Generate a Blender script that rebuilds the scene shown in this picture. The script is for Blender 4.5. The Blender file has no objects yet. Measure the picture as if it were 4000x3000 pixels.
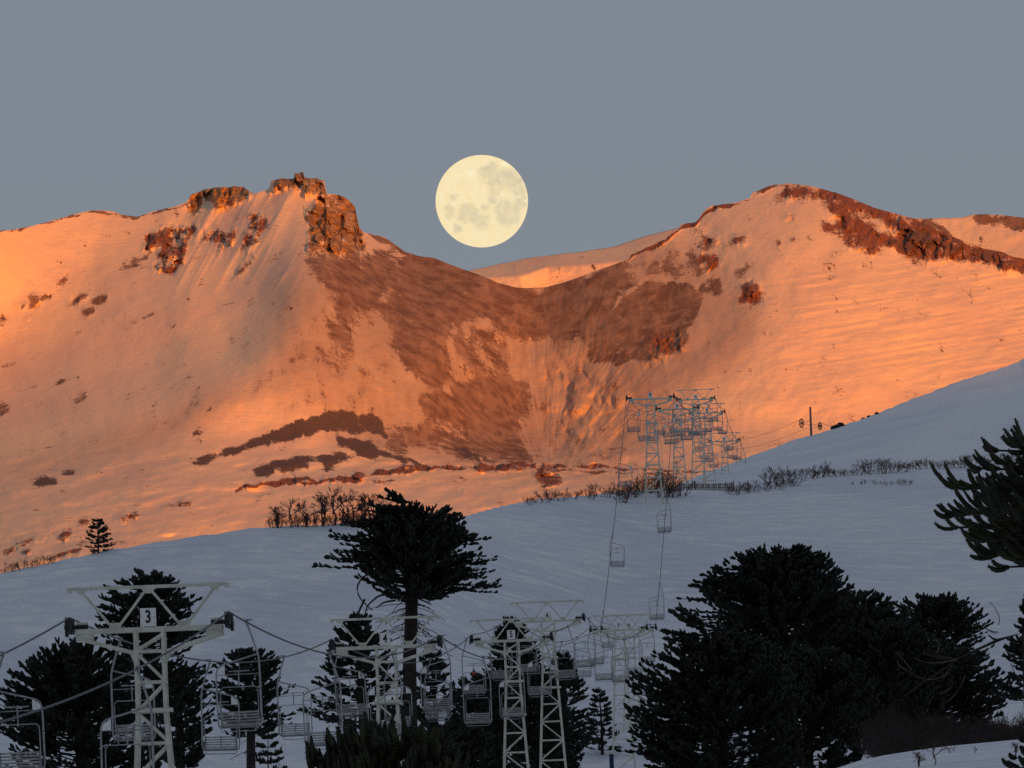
import bpy, bmesh, math, random
import numpy as np
from mathutils import Vector, Matrix
from mathutils.bvhtree import BVHTree

# ------------------------------------------------------------------ camera, sky, sun, exposure
F = 39750.0                                   # focal length in photo pixels (4000 wide)
PITCH = math.atan(2000.0 / F)
ROLL = math.radians(2.1)
CAM = Vector((0.0, 0.0, 0.0))
cf = Vector((0, math.cos(PITCH), math.sin(PITCH)))
r0 = Vector((1, 0, 0)); u0 = Vector((0, -math.sin(PITCH), math.cos(PITCH)))
cr = r0 * math.cos(ROLL) - u0 * math.sin(ROLL)
cu = r0 * math.sin(ROLL) + u0 * math.cos(ROLL)
scene = bpy.context.scene
col = scene.collection
cam_data = bpy.data.cameras.new("camera")
cam_data.sensor_width = 36.0
cam_data.lens = 36.0 * F / 4000.0
cam_data.clip_start = 1.0
cam_data.clip_end = 60000.0
camera = bpy.data.objects.new("camera", cam_data)
M = Matrix.Identity(4)
for i in range(3):
    M[i][0] = cr[i]; M[i][1] = cu[i]; M[i][2] = -cf[i]; M[i][3] = CAM[i]
camera.matrix_world = M
col.objects.link(camera)
scene.camera = camera

SKY_GAIN = 0.011; VEIL = (0.170, 0.194, 0.252)
SUN_EL = math.radians(4.5)
SUN_AZ = math.radians(24.0)                   # degrees to the right of straight behind the camera
to_sun = Vector((math.sin(SUN_AZ) * math.cos(SUN_EL), -math.cos(SUN_AZ) * math.cos(SUN_EL), math.sin(SUN_EL)))
world = bpy.data.worlds.new("World"); scene.world = world; world.use_nodes = True
wt = world.node_tree; wt.nodes.clear()
sky = wt.nodes.new("ShaderNodeTexSky"); sky.sky_type = 'NISHITA'; sky.sun_disc = False
sky.sun_elevation = SUN_EL
sky.sun_rotation = math.atan2(to_sun.x, to_sun.y)
sky.altitude = 1500; sky.air_density = 1.0; sky.dust_density = 0.3; sky.ozone_density = 1.1
bg = wt.nodes.new("ShaderNodeBackground"); bg.inputs[1].default_value = SKY_GAIN
veil = wt.nodes.new("ShaderNodeBackground")          # thin even high haze under the clear sky
veil.inputs[0].default_value = (*VEIL, 1); veil.inputs[1].default_value = 1.0
both = wt.nodes.new("ShaderNodeAddShader")
wo = wt.nodes.new("ShaderNodeOutputWorld")
wt.links.new(sky.outputs[0], bg.inputs[0]); wt.links.new(bg.outputs[0], both.inputs[0]); wt.links.new(veil.outputs[0], both.inputs[1]); wt.links.new(both.outputs[0], wo.inputs[0])
sun_data = bpy.data.lights.new("sun", 'SUN'); sun_data.energy = 4.2; sun_data.angle = math.radians(0.5)
sun_data.color = (1.0, 0.315, 0.040)
sun = bpy.data.objects.new("sun", sun_data); col.objects.link(sun)
sun.rotation_euler = to_sun.to_track_quat('Z', 'Y').to_euler()
scene.cycles.use_denoising = False
scene.view_settings.view_transform = 'Standard'
scene.view_settings.look = 'None'
scene.view_settings.gamma = 1.0
scene.view_settings.exposure = 0.0
scene.view_settings.use_curve_mapping = False

# ------------------------------------------------------------------ helpers
rng = np.random.default_rng(7)

def ray(px, py):
    u = np.asarray(px, float) - 2000.0; v = np.asarray(py, float) - 1500.0
    a = u * math.cos(ROLL) - v * math.sin(ROLL); b = v * math.cos(ROLL) + u * math.sin(ROLL)
    a = a / F; b = b / F
    x = a; y = cf.y - b * u0.y; z = cf.z - b * u0.z
    return x, y, z

def at(px, py, Y):
    """world point that lies at photo pixel (px, py) and at distance Y along the view"""
    x, y, z = ray(px, py)
    Y = np.asarray(Y, float)
    return np.stack([x / y * Y, Y + 0 * x, z / y * Y], -1)

def atv(px, py, Y): return Vector(at(px, py, Y))
def mpp(Y): return Y / F                       # metres per photo pixel

def tag(o, label=None, category=None, group=None, kind=None):
    if label: o["label"] = label
    if category: o["category"] = category
    if group: o["group"] = group
    if kind: o["kind"] = kind
    return o

def empty(name, loc=(0, 0, 0), rz=0.0):
    o = bpy.data.objects.new(name, None); o.empty_display_size = 0.3
    o.location = loc; o.rotation_euler = (0, 0, rz); col.objects.link(o); return o

def mesh_np(name, verts, faces, mat=None, smooth=True):
    """faces: (n,3) or (n,4) integer array"""
    me = bpy.data.meshes.new(name)
    verts = np.ascontiguousarray(verts, np.float32).reshape(-1, 3); faces = np.ascontiguousarray(faces, np.int32)
    n, k = faces.shape
    me.vertices.add(len(verts)); me.vertices.foreach_set("co", verts.ravel())
    me.loops.add(n * k); me.loops.foreach_set("vertex_index", faces.ravel())
    me.polygons.add(n)
    me.polygons.foreach_set("loop_start", np.arange(0, n * k, k, dtype=np.int32))
    me.polygons.foreach_set("use_smooth", np.full(n, smooth, bool))
    me.update(calc_edges=True)
    if mat: me.materials.append(mat)
    return me

def link(name, me, parent=None, loc=None):
    o = bpy.data.objects.new(name, me); col.objects.link(o)
    if parent: o.parent = parent
    if loc is not None: o.location = loc
    return o

def tubes(paths, radii, sides=4, cap=True):
    """paths (N,K,3), radii (N,K) -> verts, quad faces"""
    P = np.asarray(paths, float); R = np.asarray(radii, float)
    N, K, _ = P.shape
    T = np.empty_like(P)
    T[:, 1:-1] = P[:, 2:] - P[:, :-2]; T[:, 0] = P[:, 1] - P[:, 0]; T[:, -1] = P[:, -1] - P[:, -2]
    T /= np.linalg.norm(T, axis=2, keepdims=True) + 1e-9
    mean = P[:, -1] - P[:, 0]; mean /= np.linalg.norm(mean, axis=1, keepdims=True) + 1e-9
    ref = np.where(np.abs(mean[:, 2:3]) < 0.8, np.array([[0, 0, 1.0]]), np.array([[1.0, 0, 0]]))
    A = np.cross(T, ref[:, None, :]); A /= np.linalg.norm(A, axis=2, keepdims=True) + 1e-9
    B = np.cross(T, A)
    ang = np.arange(sides) / sides * 2 * math.pi + math.pi / sides
    V = P[:, :, None] + R[:, :, None, None] * (A[:, :, None] * np.cos(ang)[None, None, :, None] + B[:, :, None] * np.sin(ang)[None, None, :, None])
    idx = np.arange(N * K * sides).reshape(N, K, sides)
    a = idx[:, :-1]; b = idx[:, 1:]
    f = np.stack([a, np.roll(a, -1, 2), np.roll(b, -1, 2), b], -1).reshape(-1, 4)
    if cap and sides == 4:
        f = np.concatenate([f, idx[:, 0, ::-1].reshape(-1, 4), idx[:, -1].reshape(-1, 4)])
    return V.reshape(-1, 3), f

class MB:
    """collects boxes, bars, tubes; build() links them as one mesh object"""
    def __init__(s): s.v = []; s.f = []; s.n = 0
    def add(s, v, f):
        s.v.append(np.asarray(v, float).reshape(-1, 3)); s.f.append(np.asarray(f, int) + s.n); s.n += len(s.v[-1]); return s
    def tube(s, pts, r, sides=8):
        pts = np.asarray(pts, float); rr = np.full(len(pts), r) if np.isscalar(r) else np.asarray(r)
        v, f = tubes(pts[None], rr[None], sides, True); s.add(v, f)
        if sides == 8:
            for base, k in ((0, 1), (len(v) - 8, -1)):
                q = [[0, 1, 2, 3], [0, 3, 4, 7], [4, 5, 6, 7]]
                s.f.append(np.array(q) + base + s.n - len(v))
        return s
    def bar(s, p, q, w, h=None, up=(0, 0, 1)):
        """rectangular bar from p to q"""
        p = np.asarray(p, float); q = np.asarray(q, float); h = w if h is None else h
        t = q - p; t /= np.linalg.norm(t); up = np.asarray(up, float)
        if abs(np.dot(t, up)) > 0.95: up = np.array([0, 1.0, 0])
        a = np.cross(t, up); a /= np.linalg.norm(a); b = np.cross(a, t)
        c = [(-1, -1), (1, -1), (1, 1), (-1, 1)]
        v = [e + a * w / 2 * i + b * h / 2 * j for e in (p, q) for i, j in c]
        return s.add(v, [[3, 2, 1, 0], [4, 5, 6, 7], [0, 1, 5, 4], [1, 2, 6, 5], [2, 3, 7, 6], [3, 0, 4, 7]])
    def box(s, c, d):
        c = np.asarray(c, float); d = np.asarray(d, float) / 2
        v = [c + d * np.array(k) for k in ((-1, -1, -1), (1, -1, -1), (1, 1, -1), (-1, 1, -1), (-1, -1, 1), (1, -1, 1), (1, 1, 1), (-1, 1, 1))]
        return s.add(v, [[3, 2, 1, 0], [4, 5, 6, 7], [0, 1, 5, 4], [1, 2, 6, 5], [2, 3, 7, 6], [3, 0, 4, 7]])
    def prism(s, poly, y0, y1):
        """polygon of four (x,z) points extruded along y"""
        v = [(x, y0, z) for x, z in poly] + [(x, y1, z) for x, z in poly]; n = len(poly)
        if n == 3: poly = list(poly) + [poly[2]]; return s.prism(poly, y0, y1)
        return s.add(v, [[0, 1, 2, 3], [7, 6, 5, 4]] + [[i, i + 4, (i + 1) % 4 + 4, (i + 1) % 4] for i in range(4)])
    def mesh(s, name, mat, smooth=False): return mesh_np(name, np.concatenate(s.v), np.concatenate(s.f), mat, smooth)
    def build(s, name, mat, parent=None, smooth=False): return link(name, s.mesh(name, mat, smooth), parent)

# --- value noise in numpy
def hash2(ix, iy, seed):
    h = (ix.astype(np.int64) * 374761393 + iy.astype(np.int64) * 668265263 + seed * 982451653) & 0xffffffff
    h = ((h ^ (h >> 13)) * 1274126177) & 0xffffffff
    return ((h ^ (h >> 16)) & 0xffff) / 65535.0
def vnoise(x, y, seed=0):
    ix = np.floor(x); iy = np.floor(y); fx = x - ix; fy = y - iy
    fx = fx * fx * fx * (fx * (fx * 6 - 15) + 10); fy = fy * fy * fy * (fy * (fy * 6 - 15) + 10)
    a = hash2(ix, iy, seed); b = hash2(ix + 1, iy, seed); c = hash2(ix, iy + 1, seed); d = hash2(ix + 1, iy + 1, seed)
    return (a + (b - a) * fx) * (1 - fy) + (c + (d - c) * fx) * fy
def fbm(x, y, seed=0, octv=5, gain=0.5):
    s = 0; a = 1; t = 0
    for i in range(octv):
        s = s + a * vnoise(x * 2 ** i, y * 2 ** i, seed + i * 17); t += a; a *= gain
    return s / t * 2 - 1
def ridged(x, y, seed=0, octv=4):
    s = 0; a = 1; t = 0
    for i in range(octv):
        s = s + a * (1 - np.abs(2 * vnoise(x * 2 ** i, y * 2 ** i, seed + i * 31) - 1)); t += a; a *= 0.5
    return s / t
def cells(x, y, seed=0):
    """per-cell random value of a jittered grid (blocky rock)"""
    ix = np.floor(x); iy = np.floor(y); best = np.full(x.shape, 9.0); val = np.zeros(x.shape)
    for dx in (-1, 0, 1):
        for dy in (-1, 0, 1):
            cx = ix + dx; cy = iy + dy
            d = (cx + hash2(cx, cy, seed) - x) ** 2 + (cy + hash2(cx, cy, seed + 5) - y) ** 2
            m = d < best; best = np.where(m, d, best); val = np.where(m, hash2(cx, cy, seed + 9), val)
    return val
def sstep(a, b, x):
    t = np.clip((x - a) / (b - a), 0, 1); return t * t * (3 - 2 * t)
def tps(pts, X, Y):
    """thin plate spline through (x, y, value) points, evaluated at X, Y"""
    pts = np.asarray(pts, float); x = pts[:, 0] / 1000; y = pts[:, 1] / 1000; v = pts[:, 2]; n = len(x)
    def K(r2): return np.where(r2 > 0, r2 * np.log(r2 + 1e-12), 0)
    A = np.zeros((n + 3, n + 3)); A[:n, :n] = K((x[:, None] - x) ** 2 + (y[:, None] - y) ** 2) + np.eye(n) * 1e-3
    P = np.stack([np.ones(n), x, y], 1); A[:n, n:] = P; A[n:, :n] = P.T
    w = np.linalg.solve(A, np.r_[v, 0, 0, 0])
    XX = X / 1000; YY = Y / 1000; out = w[n] + w[n + 1] * XX + w[n + 2] * YY
    for i in range(n): out = out + w[i] * K((XX - x[i]) ** 2 + (YY - y[i]) ** 2)
    return out
def blur(a, n):
    if n < 1: return a
    for ax in (0, 1):
        for _ in range(2):
            k = int(n); c = np.cumsum(np.pad(a, [(k + 1, k) if i == ax else (0, 0) for i in (0, 1)], mode='edge'), axis=ax)
            a = (np.take(c, range(2 * k + 1, c.shape[ax]), ax) - np.take(c, range(0, c.shape[ax] - 2 * k - 1), ax)) / (2 * k + 1)
    return a
def inpoly(X, Y, poly):
    r = np.zeros(X.shape, bool); n = len(poly)
    x0, y0 = min(p[0] for p in poly), min(p[1] for p in poly); x1, y1 = max(p[0] for p in poly), max(p[1] for p in poly)
    sel = (X >= x0) & (X <= x1) & (Y >= y0) & (Y <= y1); xs = X[sel]; ys = Y[sel]; rr = np.zeros(xs.shape, bool)
    for i in range(n):
        (ax, ay), (bx, by) = poly[i], poly[(i + 1) % n]
        c = ((ay > ys) != (by > ys)) & (xs < (bx - ax) * (ys - ay) / (by - ay + 1e-12) + ax); rr ^= c
    r[sel] = rr; return r
def grid_faces(nr, nc):
    i = np.arange(nr * nc).reshape(nr, nc)
    return np.stack([i[:-1, :-1], i[:-1, 1:], i[1:, 1:], i[1:, :-1]], -1).reshape(-1, 4)

# ------------------------------------------------------------------ materials
class NT:
    def __init__(s, name):
        s.m = bpy.data.materials.new(name); s.m.use_nodes = True; s.t = s.m.node_tree; s.t.nodes.clear()
        s.out = s.n("ShaderNodeOutputMaterial")
    def n(s, typ, **kw):
        x = s.t.nodes.new(typ)
        for k, v in kw.items(): setattr(x, k, v)
        return x
    def put(s, sock, v):
        if isinstance(v, bpy.types.NodeSocket): s.t.links.new(v, sock)
        elif v is not None:
            if sock.type == 'RGBA' and len(v) == 3: v = (*v, 1)
            sock.default_value = v
    def math(s, op, a, b=None, c=None, clamp=False):
        x = s.n("ShaderNodeMath", operation=op, use_clamp=clamp)
        for i, v in enumerate((a, b, c)):
            if v is not None: s.put(x.inputs[i], v)
        return x.outputs[0]
    def mix(s, f, a, b):
        x = s.n("ShaderNodeMix", data_type='RGBA'); s.put(x.inputs[0], f); s.put(x.inputs[6], a); s.put(x.inputs[7], b); return x.outputs[2]
    def ramp(s, v, lo, hi):
        x = s.n("ShaderNodeMapRange", interpolation_type='SMOOTHSTEP'); s.put(x.inputs[0], v); s.put(x.inputs[1], lo); s.put(x.inputs[2], hi); return x.outputs[0]
    def n_range(s, v, lo, hi): return s.ramp(v, lo, hi)
    def coords(s, scale=(1, 1, 1), rot=(0, 0, 0), kind="Object"):
        c = s.n("ShaderNodeTexCoord"); m = s.n("ShaderNodeMapping"); s.put(m.inputs["Scale"], scale); s.put(m.inputs["Rotation"], rot)
        s.t.links.new(c.outputs[kind], m.inputs[0]); return m.outputs[0]
    def noise(s, vec, scale, detail=4, rough=0.55, dist=0.0):
        x = s.n("ShaderNodeTexNoise"); s.put(x.inputs["Vector"], vec); s.put(x.inputs["Scale"], scale); s.put(x.inputs["Detail"], detail)
        s.put(x.inputs["Roughness"], rough); s.put(x.inputs["Distortion"], dist); return x.outputs[0]
    def attr(s, name): return s.n("ShaderNodeAttribute", attribute_name=name).outputs["Fac"]
    def bump(s, h, strength, dist, normal=None):
        x = s.n("ShaderNodeBump"); s.put(x.inputs["Height"], h); s.put(x.inputs["Strength"], strength); s.put(x.inputs["Distance"], dist)
        if normal is not None: s.put(x.inputs["Normal"], normal)
        return x.outputs[0]
    def finish(s, color, rough=0.7, normal=None, metallic=0.0, spec=0.3):
        b = s.n("ShaderNodeBsdfPrincipled"); s.put(b.inputs["Base Color"], color); s.put(b.inputs["Roughness"], rough)
        s.put(b.inputs["Metallic"], metallic); s.put(b.inputs["Specular IOR Level"], spec)
        if normal is not None: s.put(b.inputs["Normal"], normal)
        s.t.links.new(b.outputs[0], s.out.inputs[0]); return s.m

def simple(name, c1, c2, scale, rough=0.7, metallic=0.0, spec=0.3, bump=0.0):
    t = NT(name); v = t.coords(); n = t.noise(v, scale, 5); cc = t.mix(t.ramp(n, 0.35, 0.65), c1, c2)
    nm = t.bump(n, bump, 0.02) if bump else None
    return t.finish(cc, rough, nm, metallic, spec)

MAT = {}
MAT['paint'] = simple('tower_paint', (0.74, 0.72, 0.58), (0.56, 0.54, 0.43), 3.0, 0.55)
MAT['steel'] = simple('galvanised_steel', (0.42, 0.42, 0.41), (0.29, 0.29, 0.28), 6.0, 0.5, 0.2)
MAT['slat'] = simple('seat_slats', (0.46, 0.45, 0.42), (0.30, 0.29, 0.27), 8.0, 0.7)
MAT['rubber'] = simple('sheave_rubber', (0.02, 0.02, 0.022), (0.035, 0.03, 0.03), 6.0, 0.6)
MAT['rope'] = simple('wire_rope', (0.05, 0.055, 0.065), (0.035, 0.035, 0.04), 20.0, 0.5, 0.5)
MAT['sign'] = simple('sign_white', (0.93, 0.91, 0.86), (0.84, 0.81, 0.74), 5.0, 0.5)
MAT['ink'] = simple('sign_black', (0.012, 0.012, 0.013), (0.02, 0.02, 0.02), 5.0, 0.5)
MAT['rust'] = simple('bolt_rust', (0.25, 0.09, 0.03), (0.12, 0.05, 0.02), 9.0, 0.8)
MAT['red'] = simple('red_marker', (0.62, 0.05, 0.03), (0.5, 0.04, 0.03), 5.0, 0.5)
MAT['yellow'] = simple('yellow_trim', (0.6, 0.42, 0.04), (0.5, 0.34, 0.05), 5.0, 0.6)
MAT['bluepad'] = simple('blue_pad', (0.012, 0.035, 0.09), (0.008, 0.02, 0.06), 3.0, 0.6)
MAT['wood'] = simple('weathered_wood', (0.22, 0.17, 0.12), (0.12, 0.09, 0.065), 7.0, 0.85)
MAT['polewood'] = simple('pole_wood', (0.23, 0.20, 0.17), (0.13, 0.11, 0.10), 4.0, 0.85)
MAT['needle'] = simple('araucaria_needles', (0.016, 0.019, 0.008), (0.008, 0.010, 0.005), 1.3, 0.6)
MAT['needle_near'] = simple('araucaria_needles_near', (0.036, 0.038, 0.010), (0.014, 0.017, 0.006), 3.0, 0.6)
MAT['bark'] = simple('araucaria_bark', (0.040, 0.030, 0.024), (0.018, 0.014, 0.012), 2.0, 0.9)
MAT['deadbark'] = simple('dead_twig', (0.05, 0.034, 0.027), (0.024, 0.017, 0.015), 2.0, 0.9)
MAT['paletwig'] = simple('pale_twig', (0.15, 0.125, 0.10), (0.08, 0.066, 0.055), 2.0, 0.9)
MAT['cone'] = simple('cone_brown', (0.16, 0.05, 0.025), (0.20, 0.11, 0.05), 3.0, 0.8)
MAT['twig'] = simple('bare_twig', (0.15, 0.082, 0.062), (0.075, 0.045, 0.038), 1.0, 0.9)
MAT['boulder'] = simple('boulder_rock', (0.045, 0.035, 0.032), (0.02, 0.017, 0.016), 1.0, 0.9)

def snow_ground():
    t = NT('snow_ground')
    big = t.noise(t.coords((0.05, 0.035, 0.0), (0, 0, math.radians(-20))), 1.0, 5, 0.6, 0.5)
    st = t.noise(t.coords((0.28, 0.62, 0.0), (0, 0, math.radians(-9))), 0.9, 7, 0.68, 0.9)
    fine = t.noise(t.coords((1, 1.4, 0)), 1.6, 4, 0.7)
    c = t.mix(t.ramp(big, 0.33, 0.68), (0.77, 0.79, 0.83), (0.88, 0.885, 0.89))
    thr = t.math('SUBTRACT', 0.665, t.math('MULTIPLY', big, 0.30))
    lit_crust = t.math('MULTIPLY', t.n_range(st, thr, t.math('ADD', thr, 0.07)), t.ramp(fine, 0.30, 0.52))  # wind-crust streaks, with the warm glow of west-facing facets painted in
    dr = t.attr('drift_glow'); c = t.mix(t.math('MULTIPLY', dr, t.ramp(st, 0.34, 0.56)), c, (0.99, 0.97, 0.90))  # warm western light painted into the drifted snow of the upper hill
    c = t.mix(lit_crust, c, (1.0, 0.98, 0.92))
    h = t.math('ADD', t.math('MULTIPLY', big, 2.2), t.math('ADD', t.math('MULTIPLY', st, 0.4), t.math('MULTIPLY', fine, 0.15)))
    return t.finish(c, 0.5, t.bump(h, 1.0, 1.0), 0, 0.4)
MAT['snow'] = snow_ground()

def mountain():
    t = NT('mountain_snow_and_scree')
    v = t.coords()
    n1 = t.noise(v, 0.11, 8, 0.62, 0.3)
    streak = t.noise(t.coords((1.0, 0.22, 0.22), (0, 0, 0)), 0.16, 7, 0.6, 0.3)
    speck = t.noise(v, 0.8, 4, 0.7)
    n = t.math('ADD', t.math('MULTIPLY', t.math('SUBTRACT', n1, 0.5), 1.5), t.math('ADD', t.math('MULTIPLY', t.math('SUBTRACT', streak, 0.5), 2.0), t.math('MULTIPLY', t.math('SUBTRACT', speck, 0.5), 1.5)))
    def cover(a, w=0.17): return t.ramp(t.math('ADD', t.attr(a), n), 0.55 - w, 0.55 + w)
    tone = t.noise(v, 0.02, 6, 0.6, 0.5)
    snow = t.mix(t.ramp(tone, 0.35, 0.7), (0.85, 0.61, 0.39), (0.79, 0.55, 0.38))  # sunset orange is put into the ash-tinted snow colour
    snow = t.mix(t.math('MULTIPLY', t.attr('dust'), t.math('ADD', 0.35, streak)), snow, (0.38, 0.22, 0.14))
    gr = t.ramp(speck, 0.3, 0.7)
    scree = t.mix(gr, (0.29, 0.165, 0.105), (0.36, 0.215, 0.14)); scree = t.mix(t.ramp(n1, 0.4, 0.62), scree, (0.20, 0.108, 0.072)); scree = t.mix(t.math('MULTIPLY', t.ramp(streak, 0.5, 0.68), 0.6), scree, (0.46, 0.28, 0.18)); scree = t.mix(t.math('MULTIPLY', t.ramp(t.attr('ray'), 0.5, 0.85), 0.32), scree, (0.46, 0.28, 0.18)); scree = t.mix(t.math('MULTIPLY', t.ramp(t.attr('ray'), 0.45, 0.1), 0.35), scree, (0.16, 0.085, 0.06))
    dark = t.mix(gr, (0.115, 0.075, 0.062), (0.155, 0.10, 0.08))
    red = t.mix(gr, (0.20, 0.075, 0.045), (0.30, 0.12, 0.07))
    strata = t.noise(t.coords((0.3, 0.3, 2.0)), 0.3, 5, 0.6)
    ochre = t.mix(t.ramp(strata, 0.35, 0.65), (0.27, 0.135, 0.065), (0.48, 0.27, 0.12))
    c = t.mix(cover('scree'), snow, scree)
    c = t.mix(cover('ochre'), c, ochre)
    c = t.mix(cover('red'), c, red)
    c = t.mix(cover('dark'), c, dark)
    sn = t.noise(t.coords((0.35, 1.0, 2.2), (0, math.radians(-12), 0)), 0.30, 5, 0.6, 0.4)
    h = t.math('ADD', t.math('MULTIPLY', sn, 0.9), t.math('ADD', t.math('MULTIPLY', n1, 0.7), t.math('MULTIPLY', speck, 0.3)))
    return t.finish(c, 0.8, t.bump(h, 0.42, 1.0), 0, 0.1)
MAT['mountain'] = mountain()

# ------------------------------------------------------------------ the mountain (relief as distance behind the ridge line)
CREST = [(-900,960),(-400,940),(0,901),(51,897),(127,882),(190,866),(278,840),(354,822),(405,821),(437,825),(481,839),(538,846),(601,825),(684,806),(728,790),(747,761),(791,742),(836,733),(886,733),(911,727),(949,730),(978,752),(1013,752),(1051,736),(1060,704),(1101,695),(1133,700),(1149,698),(1152,676),(1184,673),(1190,696),(1234,694),(1266,704),(1277,758),(1323,761),(1355,777),(1386,803),(1396,853),(1405,891),(1418,904),(1456,916),(1500,926),(1538,951),(1582,983),(1633,999),(1696,1008),(1760,1034),(1823,1056),(1899,1084),(1950,1106),(2013,1122),(2063,1126),(2139,1120),(2203,1103),(2266,1081),(2329,1056),(2400,1033),(2458,1012),(2465,994),(2530,965),(2602,933),(2610,907),(2653,889),(2660,875),(2718,868),(2747,831),(2762,813),(2805,799),(2863,794),(2928,774),(2939,752),(3015,723),(3087,716),(3167,727),(3239,745),(3326,774),(3413,810),(3485,831),(3557,850),(3640,885),(3724,925),(3847,972),(3919,985),(3950,1000),(4000,1012),(4400,1120),(4900,1250)]
OFFS = [(-900,950,-140),(-400,950,-70),(0,950,-10),(0,1150,22),(300,900,22),(250,1150,26),(0,1350,45),(600,870,30),(700,1000,4),(500,1250,-18),(300,1350,4),(250,1500,-22),(0,1600,10),(-600,1500,70),
        (900,900,-12),(1000,1100,-50),(750,1200,-48),(900,1350,-88),(600,1550,-92),(600,1400,-46),(300,1680,-75),(1180,760,-35),(1190,1000,-88),(1120,1200,-112),(1010,1400,-126),(800,1570,-126),(420,1730,-105),(0,1840,-62),
        (1290,800,-30),(1380,900,-10),(1320,1000,-72),(1350,1250,-98),(1300,1500,-110),(1000,1680,-118),(1600,1050,0),(1700,1300,-32),(1650,1600,-52),(2060,1140,30),(2000,1350,25),(2050,1600,25),(2150,1780,20),
        (2300,1150,10),(2450,1100,-6),(2350,1350,8),(2350,1600,8),(2500,1700,-6),(2700,900,-15),(2750,1150,-35),(2700,1500,-40),(2950,850,-40),(3050,1000,-62),(3000,1300,-62),(3000,1650,-50),
        (3100,730,-35),(3400,900,-40),(3400,1200,-44),(3400,1600,-35),(3750,1000,-10),(3750,1300,-12),(4000,1100,10),(4000,1400,12),(4600,1500,60),(0,2200,-40),(1000,2150,-55),(2000,2100,-30),(3000,2000,-30),(4500,2000,20)]
dx = 4.0
pxs = np.r_[np.arange(-900, -40, 20.0), np.arange(-40, 4040, dx), np.arange(4040, 4900, 20.0)]
crx = np.array([c[0] for c in CREST], float); cry = np.array([c[1] for c in CREST], float)
crest = np.interp(pxs, crx, cry)
crag_c = np.interp(pxs, [700, 740, 980, 1030, 1060, 1400, 1450, 2440, 2470, 2780, 2950, 3100, 3400], [0, 1, 1, .3, 1, 1, .2, .1, .8, .8, .3, .3, .2])
crest = crest + crag_c * (4.5 * fbm(pxs / 26, pxs * 0, 3, 4) + 3 * (cells(pxs / 18, pxs * 0, 4) - .5)) + 1.2 * fbm(pxs / 30, pxs * 0, 8, 4)
NR = 360
sr = np.linspace(0, 1, NR)
PX = np.repeat(pxs[None], NR, 0)
bottom = 2420.0
PY = crest[None] + (bottom - crest[None]) * (sr[:, None] ** 1.08)
PYs = np.clip((PY - 900) / 1.0, -300, None)
# distance along the slope: steep upper face, gentle foot
kk = 0.235 + 0.33 * sstep(1650, 1950, PY)
pyt = np.linspace(600, 2500, 400); kt = 0.235 + 0.55 * sstep(1600, 1900, pyt); cum = np.cumsum(kt) * (pyt[1] - pyt[0])
D = 5000.0 - np.interp(PY, pyt, cum) + 0.88 * tps(OFFS, PX, PY)
# masks (drawn as coverage of bare ground, broken up by noise in the material)
A1 = lambda p: [(x * .633, 600 + y * .633) for x, y in p]
A2 = lambda p: [(1000 + x * .633, 600 + y * .633) for x, y in p]
A3 = lambda p: [(2400 + x * .7233, 600 + y * .7233) for x, y in p]
A4 = lambda p: [(x * .633, 1400 + y * .633) for x, y in p]
A5 = lambda p: [(900 + x * .678, 1400 + y * .678) for x, y in p]
ATT = {k: np.zeros(PX.shape) for k in ('scree', 'dark', 'red', 'ochre', 'dust')}
# ragged outlines: wobble the lookup position
WX = PX + 14 * fbm(PX / 40, PY / 40, 51, 4) + 5 * fbm(PX / 9, PY / 14, 52, 2); WY = PY + 12 * fbm(PX / 40, PY / 40, 53, 4)
def paint(kind, poly, cov=0.95, soft=1):
    m = inpoly(WX, WY, poly).astype(float)
    if soft: m = blur(m, soft + (1 if soft < 3 else 4))
    a = ATT[kind]
    if cov >= 0: ATT[kind] = np.maximum(a, m * cov)
    else: ATT[kind] = a + m * cov
def band(kind, line, w, cov=0.9):
    xs = np.array([p[0] for p in line]); ys = np.array([p[1] for p in line]); yy = np.interp(PX, xs, ys, left=-9e3, right=-9e3)
    ww = w * (0.35 + 1.1 * vnoise(PX / 45, PX * 0, 77))
    ATT[kind] = np.maximum(ATT[kind], cov * sstep(1.0, 0.6, np.abs(WY - yy) / ww))
paint('scree', A2([(300,560),(420,640),(640,615),(760,605),(940,622),(1100,640),(1300,715),(1500,795),(1660,835),(1850,825),(2000,765),(2212,680),(2300,700),(2250,900),(2050,1000),(1950,1180),(1780,1130),(1650,1160),(1520,1150),(1500,1040),(1350,1010),(1170,1100),(1150,1160),(1230,1250),(1200,1330),(1240,1420),(1100,1470),(1000,1400),(900,1290),(830,1200),(850,1110),(760,990),(700,935),(650,1010),(610,1060),(600,1240),(520,1205),(430,1150),(440,1050),(500,930),(420,800),(330,690)]), 1.12, 3)
paint('dust', [(1080,1130),(1280,1010),(1600,1040),(2060,1130),(2420,1060),(2600,1200),(2650,1500),(2500,1800),(2100,1830),(1500,1790),(1200,1600),(1000,1560),(1080,1350)], 0.74, 14)
paint('scree', [(1150,1380),(1330,1300),(1500,1400),(1650,1480),(1560,1620),(1350,1680),(1150,1640)], 0.36, 10)
paint('scree', [(1850,1130),(2120,1120),(2400,1050),(2520,1090),(2420,1150),(2380,1330),(2260,1330),(2150,1310),(2000,1320),(1880,1250)], 0.95, 4)
paint('scree', A2([(810,800),(845,790),(830,870),(790,925),(755,910),(760,870),(800,860)]), -0.8, 1)
paint('scree', A2([(875,845),(960,870),(990,910),(890,905)]), -0.35, 1)
paint('scree', A2([(1170,1100),(1350,1010),(1500,1040),(1520,1150),(1600,1350),(1500,1420),(1240,1420),(1200,1330)]), 0.74, 4)
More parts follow.
